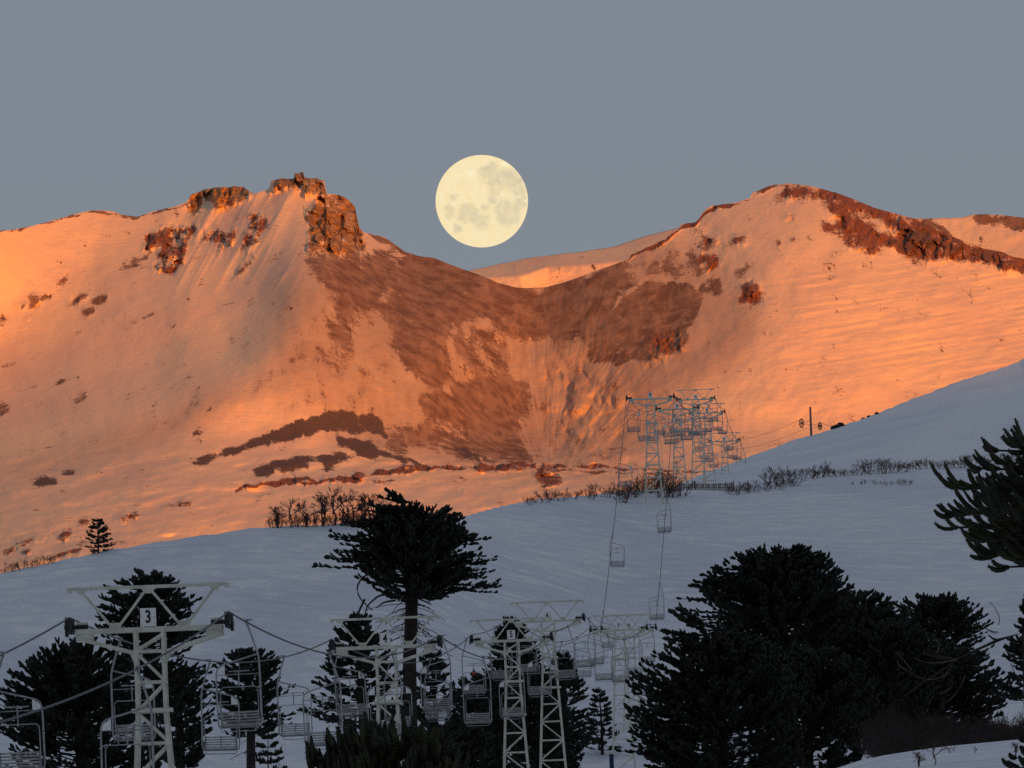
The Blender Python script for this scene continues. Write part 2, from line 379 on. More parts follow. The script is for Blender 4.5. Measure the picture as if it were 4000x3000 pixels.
paint('scree', A5([(1090,230),(1200,195),(1400,95),(1560,75),(1700,130),(1750,220),(1700,330),(1640,430),(1720,520),(1800,600),(1700,620),(1560,600),(1400,500),(1240,430),(1120,330)]), 1.1, 4)
paint('scree', A5([(930,360),(1100,350),(1240,400),(1440,450),(1600,540),(1700,625),(1450,620),(1250,560),(1060,470),(1040,560),(1130,620),(900,540),(830,500),(900,460)]), 0.86, 3)
paint('scree', A5([(1640,440),(1900,560),(1900,625),(1820,610),(1700,560)]), 0.68, 4)
paint('scree', A5([(1700,150),(1850,430),(2000,590),(2250,600),(2250,450),(2000,420),(1850,280)]), 0.40, 8)
paint('dark', A5([(1240,510),(1330,515),(1450,560),(1640,635),(1540,640),(1400,590)]), 0.85, 1)
paint('scree', A3([(-200,900),(0,740),(250,690),(440,700),(560,560),(700,480),(520,420),(380,520),(200,560),(60,640),(-150,700)]), 0.54, 6)
paint('scree', A3([(120,700),(260,680),(330,700),(380,690),(450,730),(480,780),(440,870),(400,960),(370,1040),(280,1080),(200,1130),(100,1120),(0,1150),(-120,1130),(-160,1050),(-60,900),(30,800)]), 1.0, 1)
paint('red', A3([(250,960),(390,990),(370,1040),(280,1085),(200,1130),(140,1100)]), 0.7, 3)
paint('scree', A3([(450,720),(520,660),(580,660),(590,740),(540,770),(480,770)]), 0.9, 1)
paint('scree', A3([(600,640),(650,610),(760,590),(770,620),(700,650),(610,680)]), 0.62, 2)
paint('dust', A3([(-150,560),(250,470),(400,520),(600,620),(800,880),(700,1100),(500,1250),(200,1350),(0,1300),(-150,1150)]), 0.6, 8)
for p in ([(690,700),(740,675),(780,700),(800,780),(790,810),(730,815),(660,800),(700,750)], [(410,520),(480,540),(560,540),(580,570),(540,630),(500,635),(450,580)],
          [(480,465),(540,445),(560,480),(500,485)], [(640,455),(660,445),(720,455),(700,480),(650,490)], [(865,460),(900,450),(905,490),(880,510)], [(930,445),(980,460),(960,475)],
          [(915,345),(950,335),(988,355),(950,372)], [(570,490),(605,495),(590,525),(565,520)], [(640,515),(660,518),(650,527)], [(400,425),(440,410),(500,415),(470,430)]):
    paint('red', A3(p), 0.95, 1)
paint('red', A3([(855,230),(900,185),(1000,165),(1100,180),(1180,230),(1140,262),(1050,240),(950,255),(880,275),(850,300),(820,320)]), 0.72, 2)
paint('red', A3([(1100,170),(1180,200),(1300,240),(1500,312),(1680,370),(1830,445),(2000,508),(2212,540),(2300,600),(2300,690),(2212,655),(2100,625),(2000,590),(1900,575),(1740,590),(1620,590),(1560,550),(1480,500),(1380,545),(1280,520),(1200,450),(1100,430),(1130,380),(1230,360),(1150,310),(1120,260)]), 0.88, 2)
paint('red', A3([(1280,300),(1420,350),(1530,420),(1500,440),(1400,400),(1310,350)]), -0.45, 2)
paint('dark', A3([(1450,340),(1600,370),(1800,455),(2000,525),(2212,600),(2212,650),(2050,600),(1900,560),(1740,570),(1600,540),(1500,440)]), 0.62, 4)
band('red', [(2440,1012),(2465,1000),(2530,973),(2602,940),(2653,897),(2718,876),(2747,842),(2800,806)], 14, .95)
band('red', [(2800,806),(2863,800),(2928,782),(2950,755),(3015,730),(3087,722)], 9, .7)
band('scree', [(1400,880),(1456,922),(1538,960),(1633,1005)], 14, .9)
band('scree', [(-900,965),(0,905),(190,872),(354,828),(437,832),(538,852),(684,812),(728,796)], 7, .75)
paint('ochre', A1([(1172,250),(1320,200),(1450,190),(1550,235),(1500,275),(1480,300),(1350,345),(1330,300),(1290,300),(1180,390),(1150,360)]), 0.98, 1)
paint('ochre', A2([(90,160),(160,140),(210,150),(236,105),(290,105),(300,148),(400,143),(432,245),(510,250),(600,290),(632,345),(645,460),(680,600),(500,612),(320,602),(345,430),(295,410),(300,370),(360,330),(390,270),(300,250),(290,230),(200,205),(100,240)]), 0.92, 1)
paint('scree', A2([(350,520),(480,470),(620,480),(680,605),(500,612),(320,602)]), 0.6, 3)
for p, c in (([(890,600),(900,520),(950,490),(1050,450),(1090,430),(1080,470),(1180,440),(1220,440),(1160,550),(1120,690),(1070,770),(1000,740),(940,720),(960,640),(1000,580)], .85), ([(1240,500),(1320,470),(1400,490),(1480,450),(1460,520),(1400,580),(1340,630),(1320,560),(1240,560)], .72),
             ([(1550,370),(1600,350),(1660,420),(1620,520),(1560,560),(1500,640),(1470,640),(1490,540),(1530,420)], .82), ([(1540,640),(1580,620),(1540,700),(1440,780),(1430,770)], .8)):
    paint('scree', A1(p), c * .9, 1); paint('red', A1(p), c * .85, 1)
paint('scree', A1([(710,725),(830,650),(940,600),(960,600),(850,700),(700,795),(690,790),(800,700)]), .9, 1)
for p in ([(320,830),(340,790),(400,750),(435,770),(380,810)], [(190,950),(190,880),(260,850),(320,880),(230,940)], [(110,970),(130,930),(170,910),(170,940)], [(430,930),(440,890),(550,865),(540,890),(460,940)], [(545,910),(600,870),(680,860),(670,900),(620,935),(560,925)],
          [(500,970),(590,945),(595,970),(540,1000)], [(150,1020),(190,1005),(180,1028)], [(480,800),(520,785),(510,810)], [(0,1000),(30,1000),(0,1060)]):
    paint('scree', A1(p), 1.05, 1); paint('red', A1(p), .45, 1)
for p in ([(590,795),(635,755),(625,785)], [(730,1000),(780,975),(830,970),(780,1008)], [(800,1080),(820,1040),(950,968),(1100,895),(1130,892),(960,995),(850,1045)], [(1035,1072),(1080,1048),(1115,1060),(1070,1088)], [(450,1075),(480,1062),(535,1110),(510,1118)], [(410,1185),(560,1172),(500,1200)], [(330,1248),(450,1222),(380,1250)],
          [(0,1300),(140,1278),(60,1320),(0,1335)], [(330,1400),(380,1375),(440,1390),(350,1435)], [(440,1445),(555,1405),(480,1445)], [(420,1510),(555,1468),(540,1520),(500,1538)], [(275,1545),(385,1488),(340,1530)], [(-40,1525),(60,1525),(85,1560),(0,1630),(-40,1630)]):
    paint('scree', A1(p), .72, 1)
paint('dust', A1([(1980,820),(1850,1000),(1800,1150),(1700,1280),(1550,1420),(1400,1500),(1200,1590),(950,1659),(1100,1680),(1300,1630),(1500,1560),(1700,1440),(1850,1290),(1950,1140),(2000,1000)]), .75, 6)
paint('scree', A1([(1990,830),(1900,1000),(1830,1150),(1730,1290),(1600,1420),(1450,1500),(1500,1540),(1700,1420),(1850,1280),(1930,1120),(1970,980)]), .44, 4)
paint('dust', A4([(1450,150),(1200,290),(900,420),(600,540),(300,620),(0,700),(0,760),(300,680),(700,590),(1000,500),(1250,390),(1400,300),(1550,230)]), .7, 6)
paint('scree', A4([(1300,270),(1100,330),(900,430),(700,510),(750,530),(1000,460),(1200,380)]), .38, 5)
paint('dust', A4([(1300,430),(1100,530),(900,620),(600,740),(300,830),(600,770),(1000,620),(1300,470),(1550,380),(1800,330),(1750,300)]), .5, 5)
paint('dark', A5([(-245,616),(-200,575),(-100,540),(0,510),(120,470),(300,400),(400,360),(470,330),(650,296),(750,310),(860,350),(880,390),(930,465),(880,460),(820,430),(700,440),(600,410),(530,410),(480,440),(330,480),(200,500),(100,530),(-60,575),(-160,610)]), 1.2, 1)
paint('dark', A5([(600,455),(720,450),(800,480),(830,510),(870,530),(1000,570),(1150,625),(1060,625),(980,600),(870,560),(820,590),(800,580),(720,540),(620,500)]), 1.2, 1)
paint('dark', A5([(140,630),(200,600),(400,570),(560,550),(680,550),(740,570),(840,638),(760,600),(700,580),(650,610),(560,648),(510,640),(540,600),(440,595),(450,628),(330,652),(250,650),(230,692),(150,682)]), 1.1, 1)
paint('dark', A4([(295,718),(400,688),(505,690),(430,722)]), 1.2, 1); paint('dark', A4([(180,797),(240,748),(385,733),(330,775),(250,797)]), 1.2, 1)
paint('scree', A5([(640,310),(760,320),(950,400),(1200,440),(1200,470),(900,440),(780,380)]), .55, 3)
band('red', A5([(20,762),(100,738),(380,700),(440,692),(500,708),(720,692),(850,662),(1050,636)]), 11, .95)
band('red', A5([(700,690),(850,662),(1050,636),(1200,626),(1500,630),(1760,612)]), 15, .85)
band('red', A5([(330,722),(500,716),(720,705),(950,712)]), 8, .8)
band('red', A5([(1880,640),(2100,655),(2300,662),(2600,668)]), 6, .8)
band('red', A5([(1860,620),(2100,622),(2300,640),(2700,650)]), 7, .8)
paint('red', A5([(1740,690),(1755,640),(1780,595),(1830,605),(1890,650),(1925,720),(1820,745)]), .8, 1)
paint('red', A5([(1300,760),(1365,752),(1340,795)]), .95, 1); paint('red', A5([(1235,730),(1275,722),(1270,738)]), .95, 1)
for p in ([(0,1195),(180,1118),(340,1078),(362,1085),(200,1142),(30,1212)], [(355,1142),(380,1070),(460,1040),(500,998),(562,1010),(550,1022),(470,1062),(400,1132)], [(680,1002),(760,968),(855,952),(850,972),(760,997)], [(985,927),(1050,888),(1212,868),(1200,892),(1080,908)],
          [(330,1212),(440,1180),(525,1158),(480,1202),(330,1242)], [(740,1122),(872,1100),(800,1118)], [(540,930),(605,908),(600,918)], [(100,1210),(170,1180),(245,1190),(200,1212)], [(895,1055),(955,1042),(920,1060)], [(1585,845),(1660,825),(1620,842)]):
    paint('red', A4(p), .85, 1); paint('scree', A4(p), .8, 1)
for p in ([(2900,1560),(2960,1540),(2930,1580)],[(2870,1590),(2900,1640),(2880,1645)],[(3150,1470),(3180,1500),(3165,1530),(3140,1490)],[(3050,1530),(3090,1520),(3080,1550)],[(3700,1350),(3740,1340),(3720,1360)],[(3790,1290),(3830,1280),(3820,1310)],[(3900,1270),(3960,1250),(3930,1280)]):
    paint('scree', p, .42, 3)
ang = np.arctan2(PX - 2150, 1905 - PY); rad_ = np.hypot(PX - 2150, PY - 1905)
warp = 2.2 * fbm(PX / 210, PY / 210, 64, 4)
rays = (0.6 * fbm(ang * 22 + warp, rad_ / 160, 65, 4) + 0.5 * fbm(ang * 70 + 2 * warp, rad_ / 110, 66, 3)) * (0.45 + 0.55 * sstep(700, 250, rad_))
bowl = blur(inpoly(PX, PY, [(1250,1020),(1600,1030),(2060,1140),(2420,1060),(2560,1250),(2520,1800),(2150,1840),(1700,1780),(1450,1560),(1300,1400)]).astype(float), 18)
edge = np.clip(ATT['scree'] * 6, 0, 1)
ATT['scree'] = ATT['scree'] + bowl * edge * 0.42 * rays
ATT['dust'] = np.clip(ATT['dust'] + bowl * 0.25 * rays, 0, 1.2)
ATT['ray'] = np.clip(0.5 + 0.7 * rays, 0, 1) * bowl + 0.32 * (1 - bowl)
D = D - bowl * 1.6 * rays
# lumpy avalanche snow below the saddle
lump_m = blur(inpoly(PX, PY, A5([(1780,60),(2100,50),(2250,300),(2300,600),(1900,610),(1850,450),(1780,250)])).astype(float), 10)
lump = np.abs(fbm(PX / 90 + 0.3 * fbm(PX / 60, PY / 60, 5), PY / 130, 91, 3)) * 2
D = D + lump_m * (7 * (1 - lump) - 3)
rockm = np.clip(ATT['ochre'] + ATT['red'] * np.where((PX > 2400) & (PY < 1300), 0.3, 0.7) + 0.5 * np.where(PY < 1300, ATT['dark'], 0), 0, 1)
rockm = blur(rockm, 1)
blocks = (cells(PX / 46 + .3 * fbm(PX / 50, PY / 50, 6, 2), PY / 60, 11) - .5) * 22 + (cells(PX / 19, PY / 27, 12) - .5) * 11 + 4 * fbm(PX / 12, PY / 20, 13, 3)
D = D - rockm * (blocks + 5) * sstep(3, 40, PY - crest[None] + 18)
# couloirs and ribs under the left peak
ribs = ridged((PX + (PY - 800) * 0.55) / 150, PY / 700, 21, 3)
D = D - 16 * (ribs - .5) * sstep(600, 760, PX) * sstep(1230, 1080, PX) * sstep(1250, 1050, PY)
gul = ridged((PX - (PY - 1200) * 0.75) / 120, PY / 900, 22, 4)
D = D - 5 * (gul - .5) * sstep(1500, 1700, PX) * sstep(2400, 2200, PX) * sstep(1250, 1400, PY)
D = D + 7 * fbm(PX / 300, PY / 300, 30, 4) + 0.8 * fbm(PX / 60, PY / 45, 31, 4) + 0.22 * fbm(PX / 14, PY / 10, 33, 2)
D = D + sstep(1700, 1850, PY) * (12 * fbm(PX / 260 + PY / 400, PY / 70, 36, 3) + 4 * fbm((PX + 2 * PY) / 90, PY / 30, 37, 3))
terr = sstep(2950, 3200, PX) * sstep(980, 1100, PY) * sstep(1700, 1400, PY)
D = D + terr * 0.9 * fbm(PX / 160, (PY + 0.16 * PX) / 11, 35, 2)
# back side of the ridge
back = []
for k, (dd, dp) in enumerate(((6, 1.0), (25, 30), (90, 150), (300, 500))):
    back.append((crest + dp, D[0] + dd))
PYa = np.concatenate([np.stack([b[0] for b in back[::-1]]), PY]); Da = np.concatenate([np.stack([b[1] for b in back[::-1]]), D]); PXa = np.repeat(pxs[None], len(PYa), 0)
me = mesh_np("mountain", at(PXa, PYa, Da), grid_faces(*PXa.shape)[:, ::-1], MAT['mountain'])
for k, a in ATT.items():
    full = np.concatenate([np.repeat(a[:1], 4, 0), a])
    at_ = me.attributes.new(k, 'FLOAT', 'POINT'); at_.data.foreach_set("value", full.astype(np.float32).ravel())
tag(link("mountain", me), kind="structure")

def far_ridge(name, cr, px0, px1, D0, rows, masks):
    xs = np.arange(px0, px1, 6.0); c = np.interp(xs, [p[0] for p in cr], [p[1] for p in cr]) + 1.0 * fbm(xs / 40, xs * 0, 61, 3)
    X = np.repeat(xs[None], 60, 0); s = np.linspace(0, 1, 60)[:, None]; Y = c[None] + (1350 - c[None]) * s
    Dd = D0(X, Y, c) + 4 * fbm(X / 120, Y / 80, 62, 4) + 0.8 * fbm(X / 20, Y / 14, 63, 3)
    Y = np.concatenate([c[None] + 200, Y]); Dd = np.concatenate([Dd[:1] + 200, Dd]); X = np.repeat(xs[None], 61, 0)
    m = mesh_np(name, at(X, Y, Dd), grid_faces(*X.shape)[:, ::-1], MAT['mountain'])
    for k in ('scree', 'dark', 'red', 'ochre', 'dust', 'ray'):
        a = masks(k, X, Y, c); q = m.attributes.new(k, 'FLOAT', 'POINT'); q.data.foreach_set("value", a.astype(np.float32).ravel())
    tag(link(name, m), kind="structure")
cr1 = [(1500,1120),(1829,1058),(1950,1031),(2076,1005),(2266,983),(2400,963),(2508,925),(2617,897),(2653,889),(2750,870),(2900,860),(3100,850)]
edge1 = lambda X: np.interp(X, [1500,1829,1899,1980,2038,2090,2140,2266,2400,2700], [1090,1082,1084,1082,1078,1062,1043,1037,1024,1000])
far_ridge("snowfield", cr1, 1600, 3000, lambda X, Y, c: 5900 - 0.9 * (np.minimum(Y, edge1(X)) - 900) - 0.16 * np.maximum(Y - edge1(X), 0) + 0.10 * (2300 - X) * (Y < 9e9), 60,
          lambda k, X, Y, c: 0.0 * X + (0.5 * sstep(6, 0, np.abs(Y - edge1(X) - 60)) if k == 'scree' else 0))
cr2 = [(3300,900),(3557,852),(3630,853),(3760,850),(3789,840),(3847,837),(3919,840),(4000,850),(4300,880),(4600,900)]
brown2 = A3([(1600,340),(1700,360),(1820,420),(1840,470),(1700,430),(1560,360)]); brown2b = A3([(1880,335),(2000,315),(2300,330),(2300,440),(2212,425),(2080,400),(1960,375)])
far_ridge("far_hill", cr2, 3350, 4700, lambda X, Y, c: 5300 - 0.24 * (Y - 850) - 0.03 * (X - 3800), 60,
          lambda k, X, Y, c: (0.95 * blur((inpoly(X, Y, brown2) | inpoly(X, Y, brown2b)).astype(float), 1) if k == 'scree' else 0.0 * X))

# ridge behind the camera, whose evening shadow covers the ski slope
bx = np.linspace(-6000, 6000, 121); by = np.linspace(0, 1, 30)
BX, BS = np.meshgrid(bx, by); prof = sstep(0.25, 0.62, BS) * sstep(1.25, 0.66, BS)
hh = 352 + 8 * fbm(BX / 900, BX * 0, 71, 4)
BZ = -14 + prof * hh + 20 * fbm(BX / 400, BS * 6, 72, 4) * sstep(.1, .3, BS) * (1 - prof)
BY = -(20 + 2600 * BS)
tag(link("western_ridge", mesh_np("western_ridge", np.stack([BX, BY, BZ], -1), grid_faces(*BX.shape)[:, ::-1], MAT['snow'])), kind="structure")

# ------------------------------------------------------------------ the snow ground, one sheet from the camera to the mountain
C1 = [(-1500,2500),(-400,2335),(0,2236),(200,2195),(400,2150),(700,2100),(1000,2060),(1400,2045),(1800,2020),(1950,1978),(2100,1948),(2300,1930),(2420,1918),(2550,1905),(2700,1900),(2880,1898),(3000,1882),(3200,1862),(3500,1842),(3800,1820),(4000,1800),(4400,1770),(5500,1700)]
C2 = [(-1500,2700),(1500,2200),(2400,1975),(2500,1948),(2640,1893),(2740,1848),(2900,1790),(3000,1755),(3100,1716),(3170,1695),(3250,1668),(3400,1618),(3500,1586),(3750,1492),(3900,1440),(4000,1402),(4400,1260),(5500,900)]
C0 = [(-1500,9000),(2900,4200),(3050,3120),(3250,3003),(3350,2970),(3450,2948),(3600,2925),(3700,2912),(4000,2884),(4400,2862),(5500,2850)]
gp = np.r_[np.arange(-1500, -100, 50.0), np.arange(-100, 4100, 8.0), np.arange(4100, 5500, 50.0)]
def ip(C, x): return np.interp(x, [c[0] for c in C], [c[1] for c in C])
def smooth1(a, n): 
    k = np.ones(2 * n + 1) / (2 * n + 1); return np.convolve(np.pad(a, n, mode='edge'), k, 'valid')
dg = np.r_[np.linspace(15, 120, 8), np.linspace(130, 240, 45), np.linspace(250, 560, 40), np.linspace(570, 960, 170), np.linspace(965, 1500, 110), np.linspace(1520, 2600, 20), np.linspace(2700, 9000, 12)]
GP, GD = np.meshgrid(gp, dg)
def elev(px, py):            # tangent of elevation at that pixel
    x, y, z = ray(px, py); return z / y
D1 = smooth1(np.interp(gp, [-1500, 0, 1500, 2000, 2500, 4000, 5500], [760, 790, 810, 850, 878, 900, 900]), 8)
z1 = elev(gp, smooth1(ip(C1, gp), 3)) * D1
D2 = np.interp(gp, [-1500, 2000, 2700, 3200, 4000, 5500], [1150, 1150, 1330, 1400, 1480, 1500])
z2 = elev(gp, smooth1(ip(C2, gp), 2)) * D2
zb = np.interp(GD, [0, 150, 256, 380, 512, 600, 728, 2000], [-9, -7.5, -5.5, -3, 1.0, 4.0, 7.2, 30])
t1 = np.clip((GD - 728) / (D1[None] - 728), 0, 1)
s1 = 0.62 * t1 + 0.38 * sstep(0, 1, t1)
zf = zb * (1 - s1) + z1[None] * s1
t2 = np.clip((GD - D1[None] - 25) / (D2[None] - D1[None] - 25), 0, 1)
dip = -2.2 * sstep(0, 25, GD - D1[None]) * (1 - t2)
zu = z1[None] + dip + (z2 - z1)[None] * (0.55 * t2 + 0.45 * t2 ** 1.6)
zv = np.where(GD < D1[None], zf, zu)
t3 = np.clip((GD - D2[None]) / 700, 0, 1)
zv = np.where(GD > D2[None], z2[None] - (z2[None] + 60) * sstep(0, 1, t3) - 0.02 * (GD - D2[None]), zv)
zv = np.where(GD > 3000, zv * 1 + 0.0, zv)
# near snow mound at the lower right
z0 = elev(gp, ip(C0, gp)) * 178
mound = np.where(GD < 178, z0[None] + (GD - 178) * 0.035, z0[None] - 0.5 * (GD - 178) ** 2 * 0.004 - (GD - 178) * 0.03)
zv = np.where((GD < 260) & (GP > 2900), np.maximum(zv, mound), zv)
# wooded bank behind the mound
bk = sstep(3080, 3420, gp)
bz = [elev(gp, 0 * gp + q) * dd_ for q, dd_ in ((2985, 200), (2945, 250), (2915, 310), (2885, 400))]
bank = np.stack([np.interp(dg, [180, 200, 250, 310, 400, 470, 600], [z0[i] - .5 if gp[i] > 3000 else -8, bz[0][i], bz[1][i], bz[2][i], bz[3][i], bz[3][i] - .4, 3.2]) for i in range(len(gp))], 1)
zv = np.where((GD > 182) & (GD < 600), np.maximum(zv, bank * bk[None] + zv * (1 - bk[None])), zv)
XW = at(GP, 1500 + 0 * GP, GD)[..., 0]
und = 1.0 * fbm(XW / 30 + 40 + GD / 60, GD / 60, 81, 3) + 0.10 * fbm(XW / 9 - GD / 30, GD / 30, 82, 1)
zv = zv + und * sstep(200, 500, GD) * (1 - 0.8 * np.exp(-((GD - D1[None]) / 30) ** 2)) * np.where(GD > D1[None], 0.5, 1)
# drifted lip that runs down the right hill, its glow painted as colour
GX = ray(GP, 1500)[0] / ray(GP, 1500)[1] * GD
gm_v = np.stack([GX + 0 * zv, GD, zv], -1)
# keep each column on its own (rolled) pixel column
tanel = zv / GD
b = (np.tan(PITCH - np.arctan(tanel))) * F
u_px = ((GP - 2000) * 1.0)
a = u_px * math.cos(ROLL) - ((b - u_px * math.sin(ROLL)) / math.cos(ROLL)) * math.sin(ROLL)
gm_v[..., 0] = a / F * GD * 1.0013
ground_me = mesh_np("snow_ground", gm_v, grid_faces(*GP.shape)[:, ::-1], MAT['snow'])
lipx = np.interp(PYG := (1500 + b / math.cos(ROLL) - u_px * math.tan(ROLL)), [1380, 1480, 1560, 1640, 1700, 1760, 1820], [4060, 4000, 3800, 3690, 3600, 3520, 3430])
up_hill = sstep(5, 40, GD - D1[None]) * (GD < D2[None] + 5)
drift_glow = up_hill * (0.35 * sstep(3000, 3700, GP) + 0.75 * sstep(-30, 30, GP - lipx) * sstep(520, 60, GP - lipx))
q = ground_me.attributes.new('drift_glow', 'FLOAT', 'POINT'); q.data.foreach_set("value", drift_glow.astype(np.float32).ravel())
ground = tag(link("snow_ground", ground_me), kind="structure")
bvh = BVHTree.FromObject(ground, bpy.context.evaluated_depsgraph_get())
def gz(x, y):
    h = bvh.ray_cast(Vector((x, y, 500)), Vector((0, 0, -1)))
    return h[0].z if h[0] else -8.0
def on_pix(px, py):
    """ground point seen at that photo pixel"""
    x, y, z = ray(px, py); h = bvh.ray_cast(Vector((0, 0, 0)), Vector((float(x), float(y), float(z))).normalized())
    return h[0]
def on_ground(px, py, Y):
    p = atv(px, py, Y); p.z = gz(p.x, p.y); return p

# ------------------------------------------------------------------ moon
MD = 20000.0; mc = atv(1882, 786, MD); mr = 181.0 / F * MD * 1.0
bm = bmesh.new(); bmesh.ops.create_icosphere(bm, subdivisions=6, radius=mr); mme = bpy.data.meshes.new("moon"); bm.to_mesh(mme); bm.free()
for p in mme.polygons: p.use_smooth = True
co = np.empty(len(mme.vertices) * 3, np.float32); mme.vertices.foreach_get("co", co); co = co.reshape(-1, 3) / mr
R3 = np.array([list(cr), list(cu), list(cf)]); loc3 = co @ R3.T; mx = loc3[:, 0]; my = -loc3[:, 1]; front = loc3[:, 2] < 0
blobs = [(920,560,105),(1000,485,62),(1090,615,120),(1200,640,130),(1280,730,95),(960,660,60),(985,765,70),(955,830,60),(1160,1065,120),(1110,980,115),(1220,970,85),(1310,880,60),(690,1000,105),(850,1105,95),(790,1040,75),(640,1065,70),(480,1020,65),(560,1205,52),(900,935,50),(525,840,40),(430,940,40),(1330,800,40),(880,520,50)]
mar = np.zeros(len(co))
wx = mx * 545 + 55 * fbm(mx * 5, my * 5, 101, 6, .6) + 34 * fbm(mx * 17, my * 17, 103, 4, .6); wy = my * 545 + 55 * fbm(mx * 5, my * 5, 102, 6, .6) + 34 * fbm(mx * 17, my * 17, 104, 4, .6)
for bx_, by_, br_ in blobs:
    d = np.hypot(wx - (bx_ - 850), wy - (by_ - 867)); mar = np.maximum(mar, sstep(1.45, 0.55, d / br_))
brt = np.zeros(len(co))
for bx_, by_, br_ in [(730,550,60),(380,795,25),(700,740,14),(765,800,16),(1075,800,30),(1290,830,14),(575,580,14),(1115,430,30),(680,870,20),(1050,630,20),(820,1020,14),(1180,720,26)]:
    d = np.hypot(wx - (bx_ - 850), wy - (by_ - 867)); brt = np.maximum(brt, sstep(1.3, 0.3, d / br_))
mar = np.where(front, mar * (1 - .7 * brt) * (.72 + .5 * fbm(mx * 9, my * 9, 105, 5, .65)) + .16 * fbm(mx * 14, my * 14, 106, 5, .7), 0)
for nm, a in (('maria', mar), ('bright', np.where(front, brt, 0))):
    q = mme.attributes.new(nm, 'FLOAT', 'POINT'); q.data.foreach_set("value", a.astype(np.float32))
t = NT('moon_surface'); v = t.coords(); nn = t.noise(v, 0.05, 8, 0.65); n2 = t.noise(v, 0.012, 4)
c = t.mix(t.ramp(nn, 0.35, 0.65), (0.96, 0.77, 0.44), (1.0, 0.84, 0.52))
c = t.mix(t.math('MULTIPLY', t.attr('bright'), 0.8), c, (1.0, 0.93, 0.62))
mf = t.math('MULTIPLY', t.math('ADD', t.attr('maria'), t.math('MULTIPLY', t.math('SUBTRACT', nn, 0.5), 1.5)), 0.9, clamp=True)
c = t.mix(t.math('MULTIPLY', mf, 0.9), c, (0.66, 0.57, 0.385))
e = t.n("ShaderNodeEmission"); t.put(e.inputs[0], c); t.put(e.inputs[1], 0.97); t.t.links.new(e.outputs[0], t.out.inputs[0])
mme.materials.append(t.m)
tag(link("moon", mme, loc=mc), "large pale yellow full moon above the saddle between the two peaks", "moon")


# ------------------------------------------------------------------ chairlift
SL = 0.03466
def lift_x(d): return -18.24 + SL * d
yaw = -math.atan(SL)                                   # the line runs slightly to the right of the view
TW = {3: (256.4, 585, 2459, True), 4: (380, 1505, 2528, True), 5: (512, 1998, 2503, True), 6: (570, 2145, 2426, True), 7: (728, 2415, 2462, True), 8: (758, 2457, 2461, True),
      9: (864, 2547, 1558, False), 10: (985, 2633, 1599, False), 11: (1095, 2716, 1561, True), 12: (1170, 2761, 1614, True), 13: (1302, 2829, 1724, True)}
arm_z = {}
for k, (d, px, py, top) in TW.items(): arm_z[k] = float(at(px, py, d)[2])

def text_mesh(txt, size, sx, mat):
    cu_ = bpy.data.curves.new("digits", 'FONT'); cu_.body = txt; cu_.size = size; cu_.align_x = 'CENTER'; cu_.align_y = 'CENTER'; cu_.extrude = 0.004; cu_.offset = size * 0.022
    o = bpy.data.objects.new("tmp", cu_); col.objects.link(o); bpy.context.view_layer.update()
    me = bpy.data.meshes.new_from_object(o.evaluated_get(bpy.context.evaluated_depsgraph_get()))
    bpy.data.objects.remove(o); bpy.data.curves.remove(cu_)
    for v in me.vertices:                              # upright, facing the camera (-y)
        x, y, z = v.co; v.co = (x * sx, -z, y)
    me.materials.clear(); me.materials.append(mat); return me

def wheel_mesh(r, w, mat):
    mb = MB(); n = 20; a = np.arange(n) / n * 2 * math.pi
    ring = lambda rr, y: np.stack([0 * a + y, rr * np.cos(a), rr * np.sin(a)], 1)
    prof = [(0.25 * r, -w * .35), (0.7 * r, -w * .35), (0.72 * r, -w * .5), (r, -w * .5), (r * .9, -w * .1), (r * .9, w * .1), (r, w * .5), (0.72 * r, w * .5), (0.7 * r, w * .35), (0.25 * r, w * .35)]
    v = np.concatenate([ring(q, y) for q, y in prof]); m = len(prof); i = np.arange(m * n).reshape(m, n)
    f = np.stack([i, np.roll(i, -1, 1), np.roll(np.roll(i, -1, 0), -1, 1), np.roll(i, -1, 0)], -1).reshape(-1, 4)
    return mb.add(v, f).mesh("sheave_wheel", mat)
WHEEL = wheel_mesh(0.21, 0.10, MAT['rubber'])

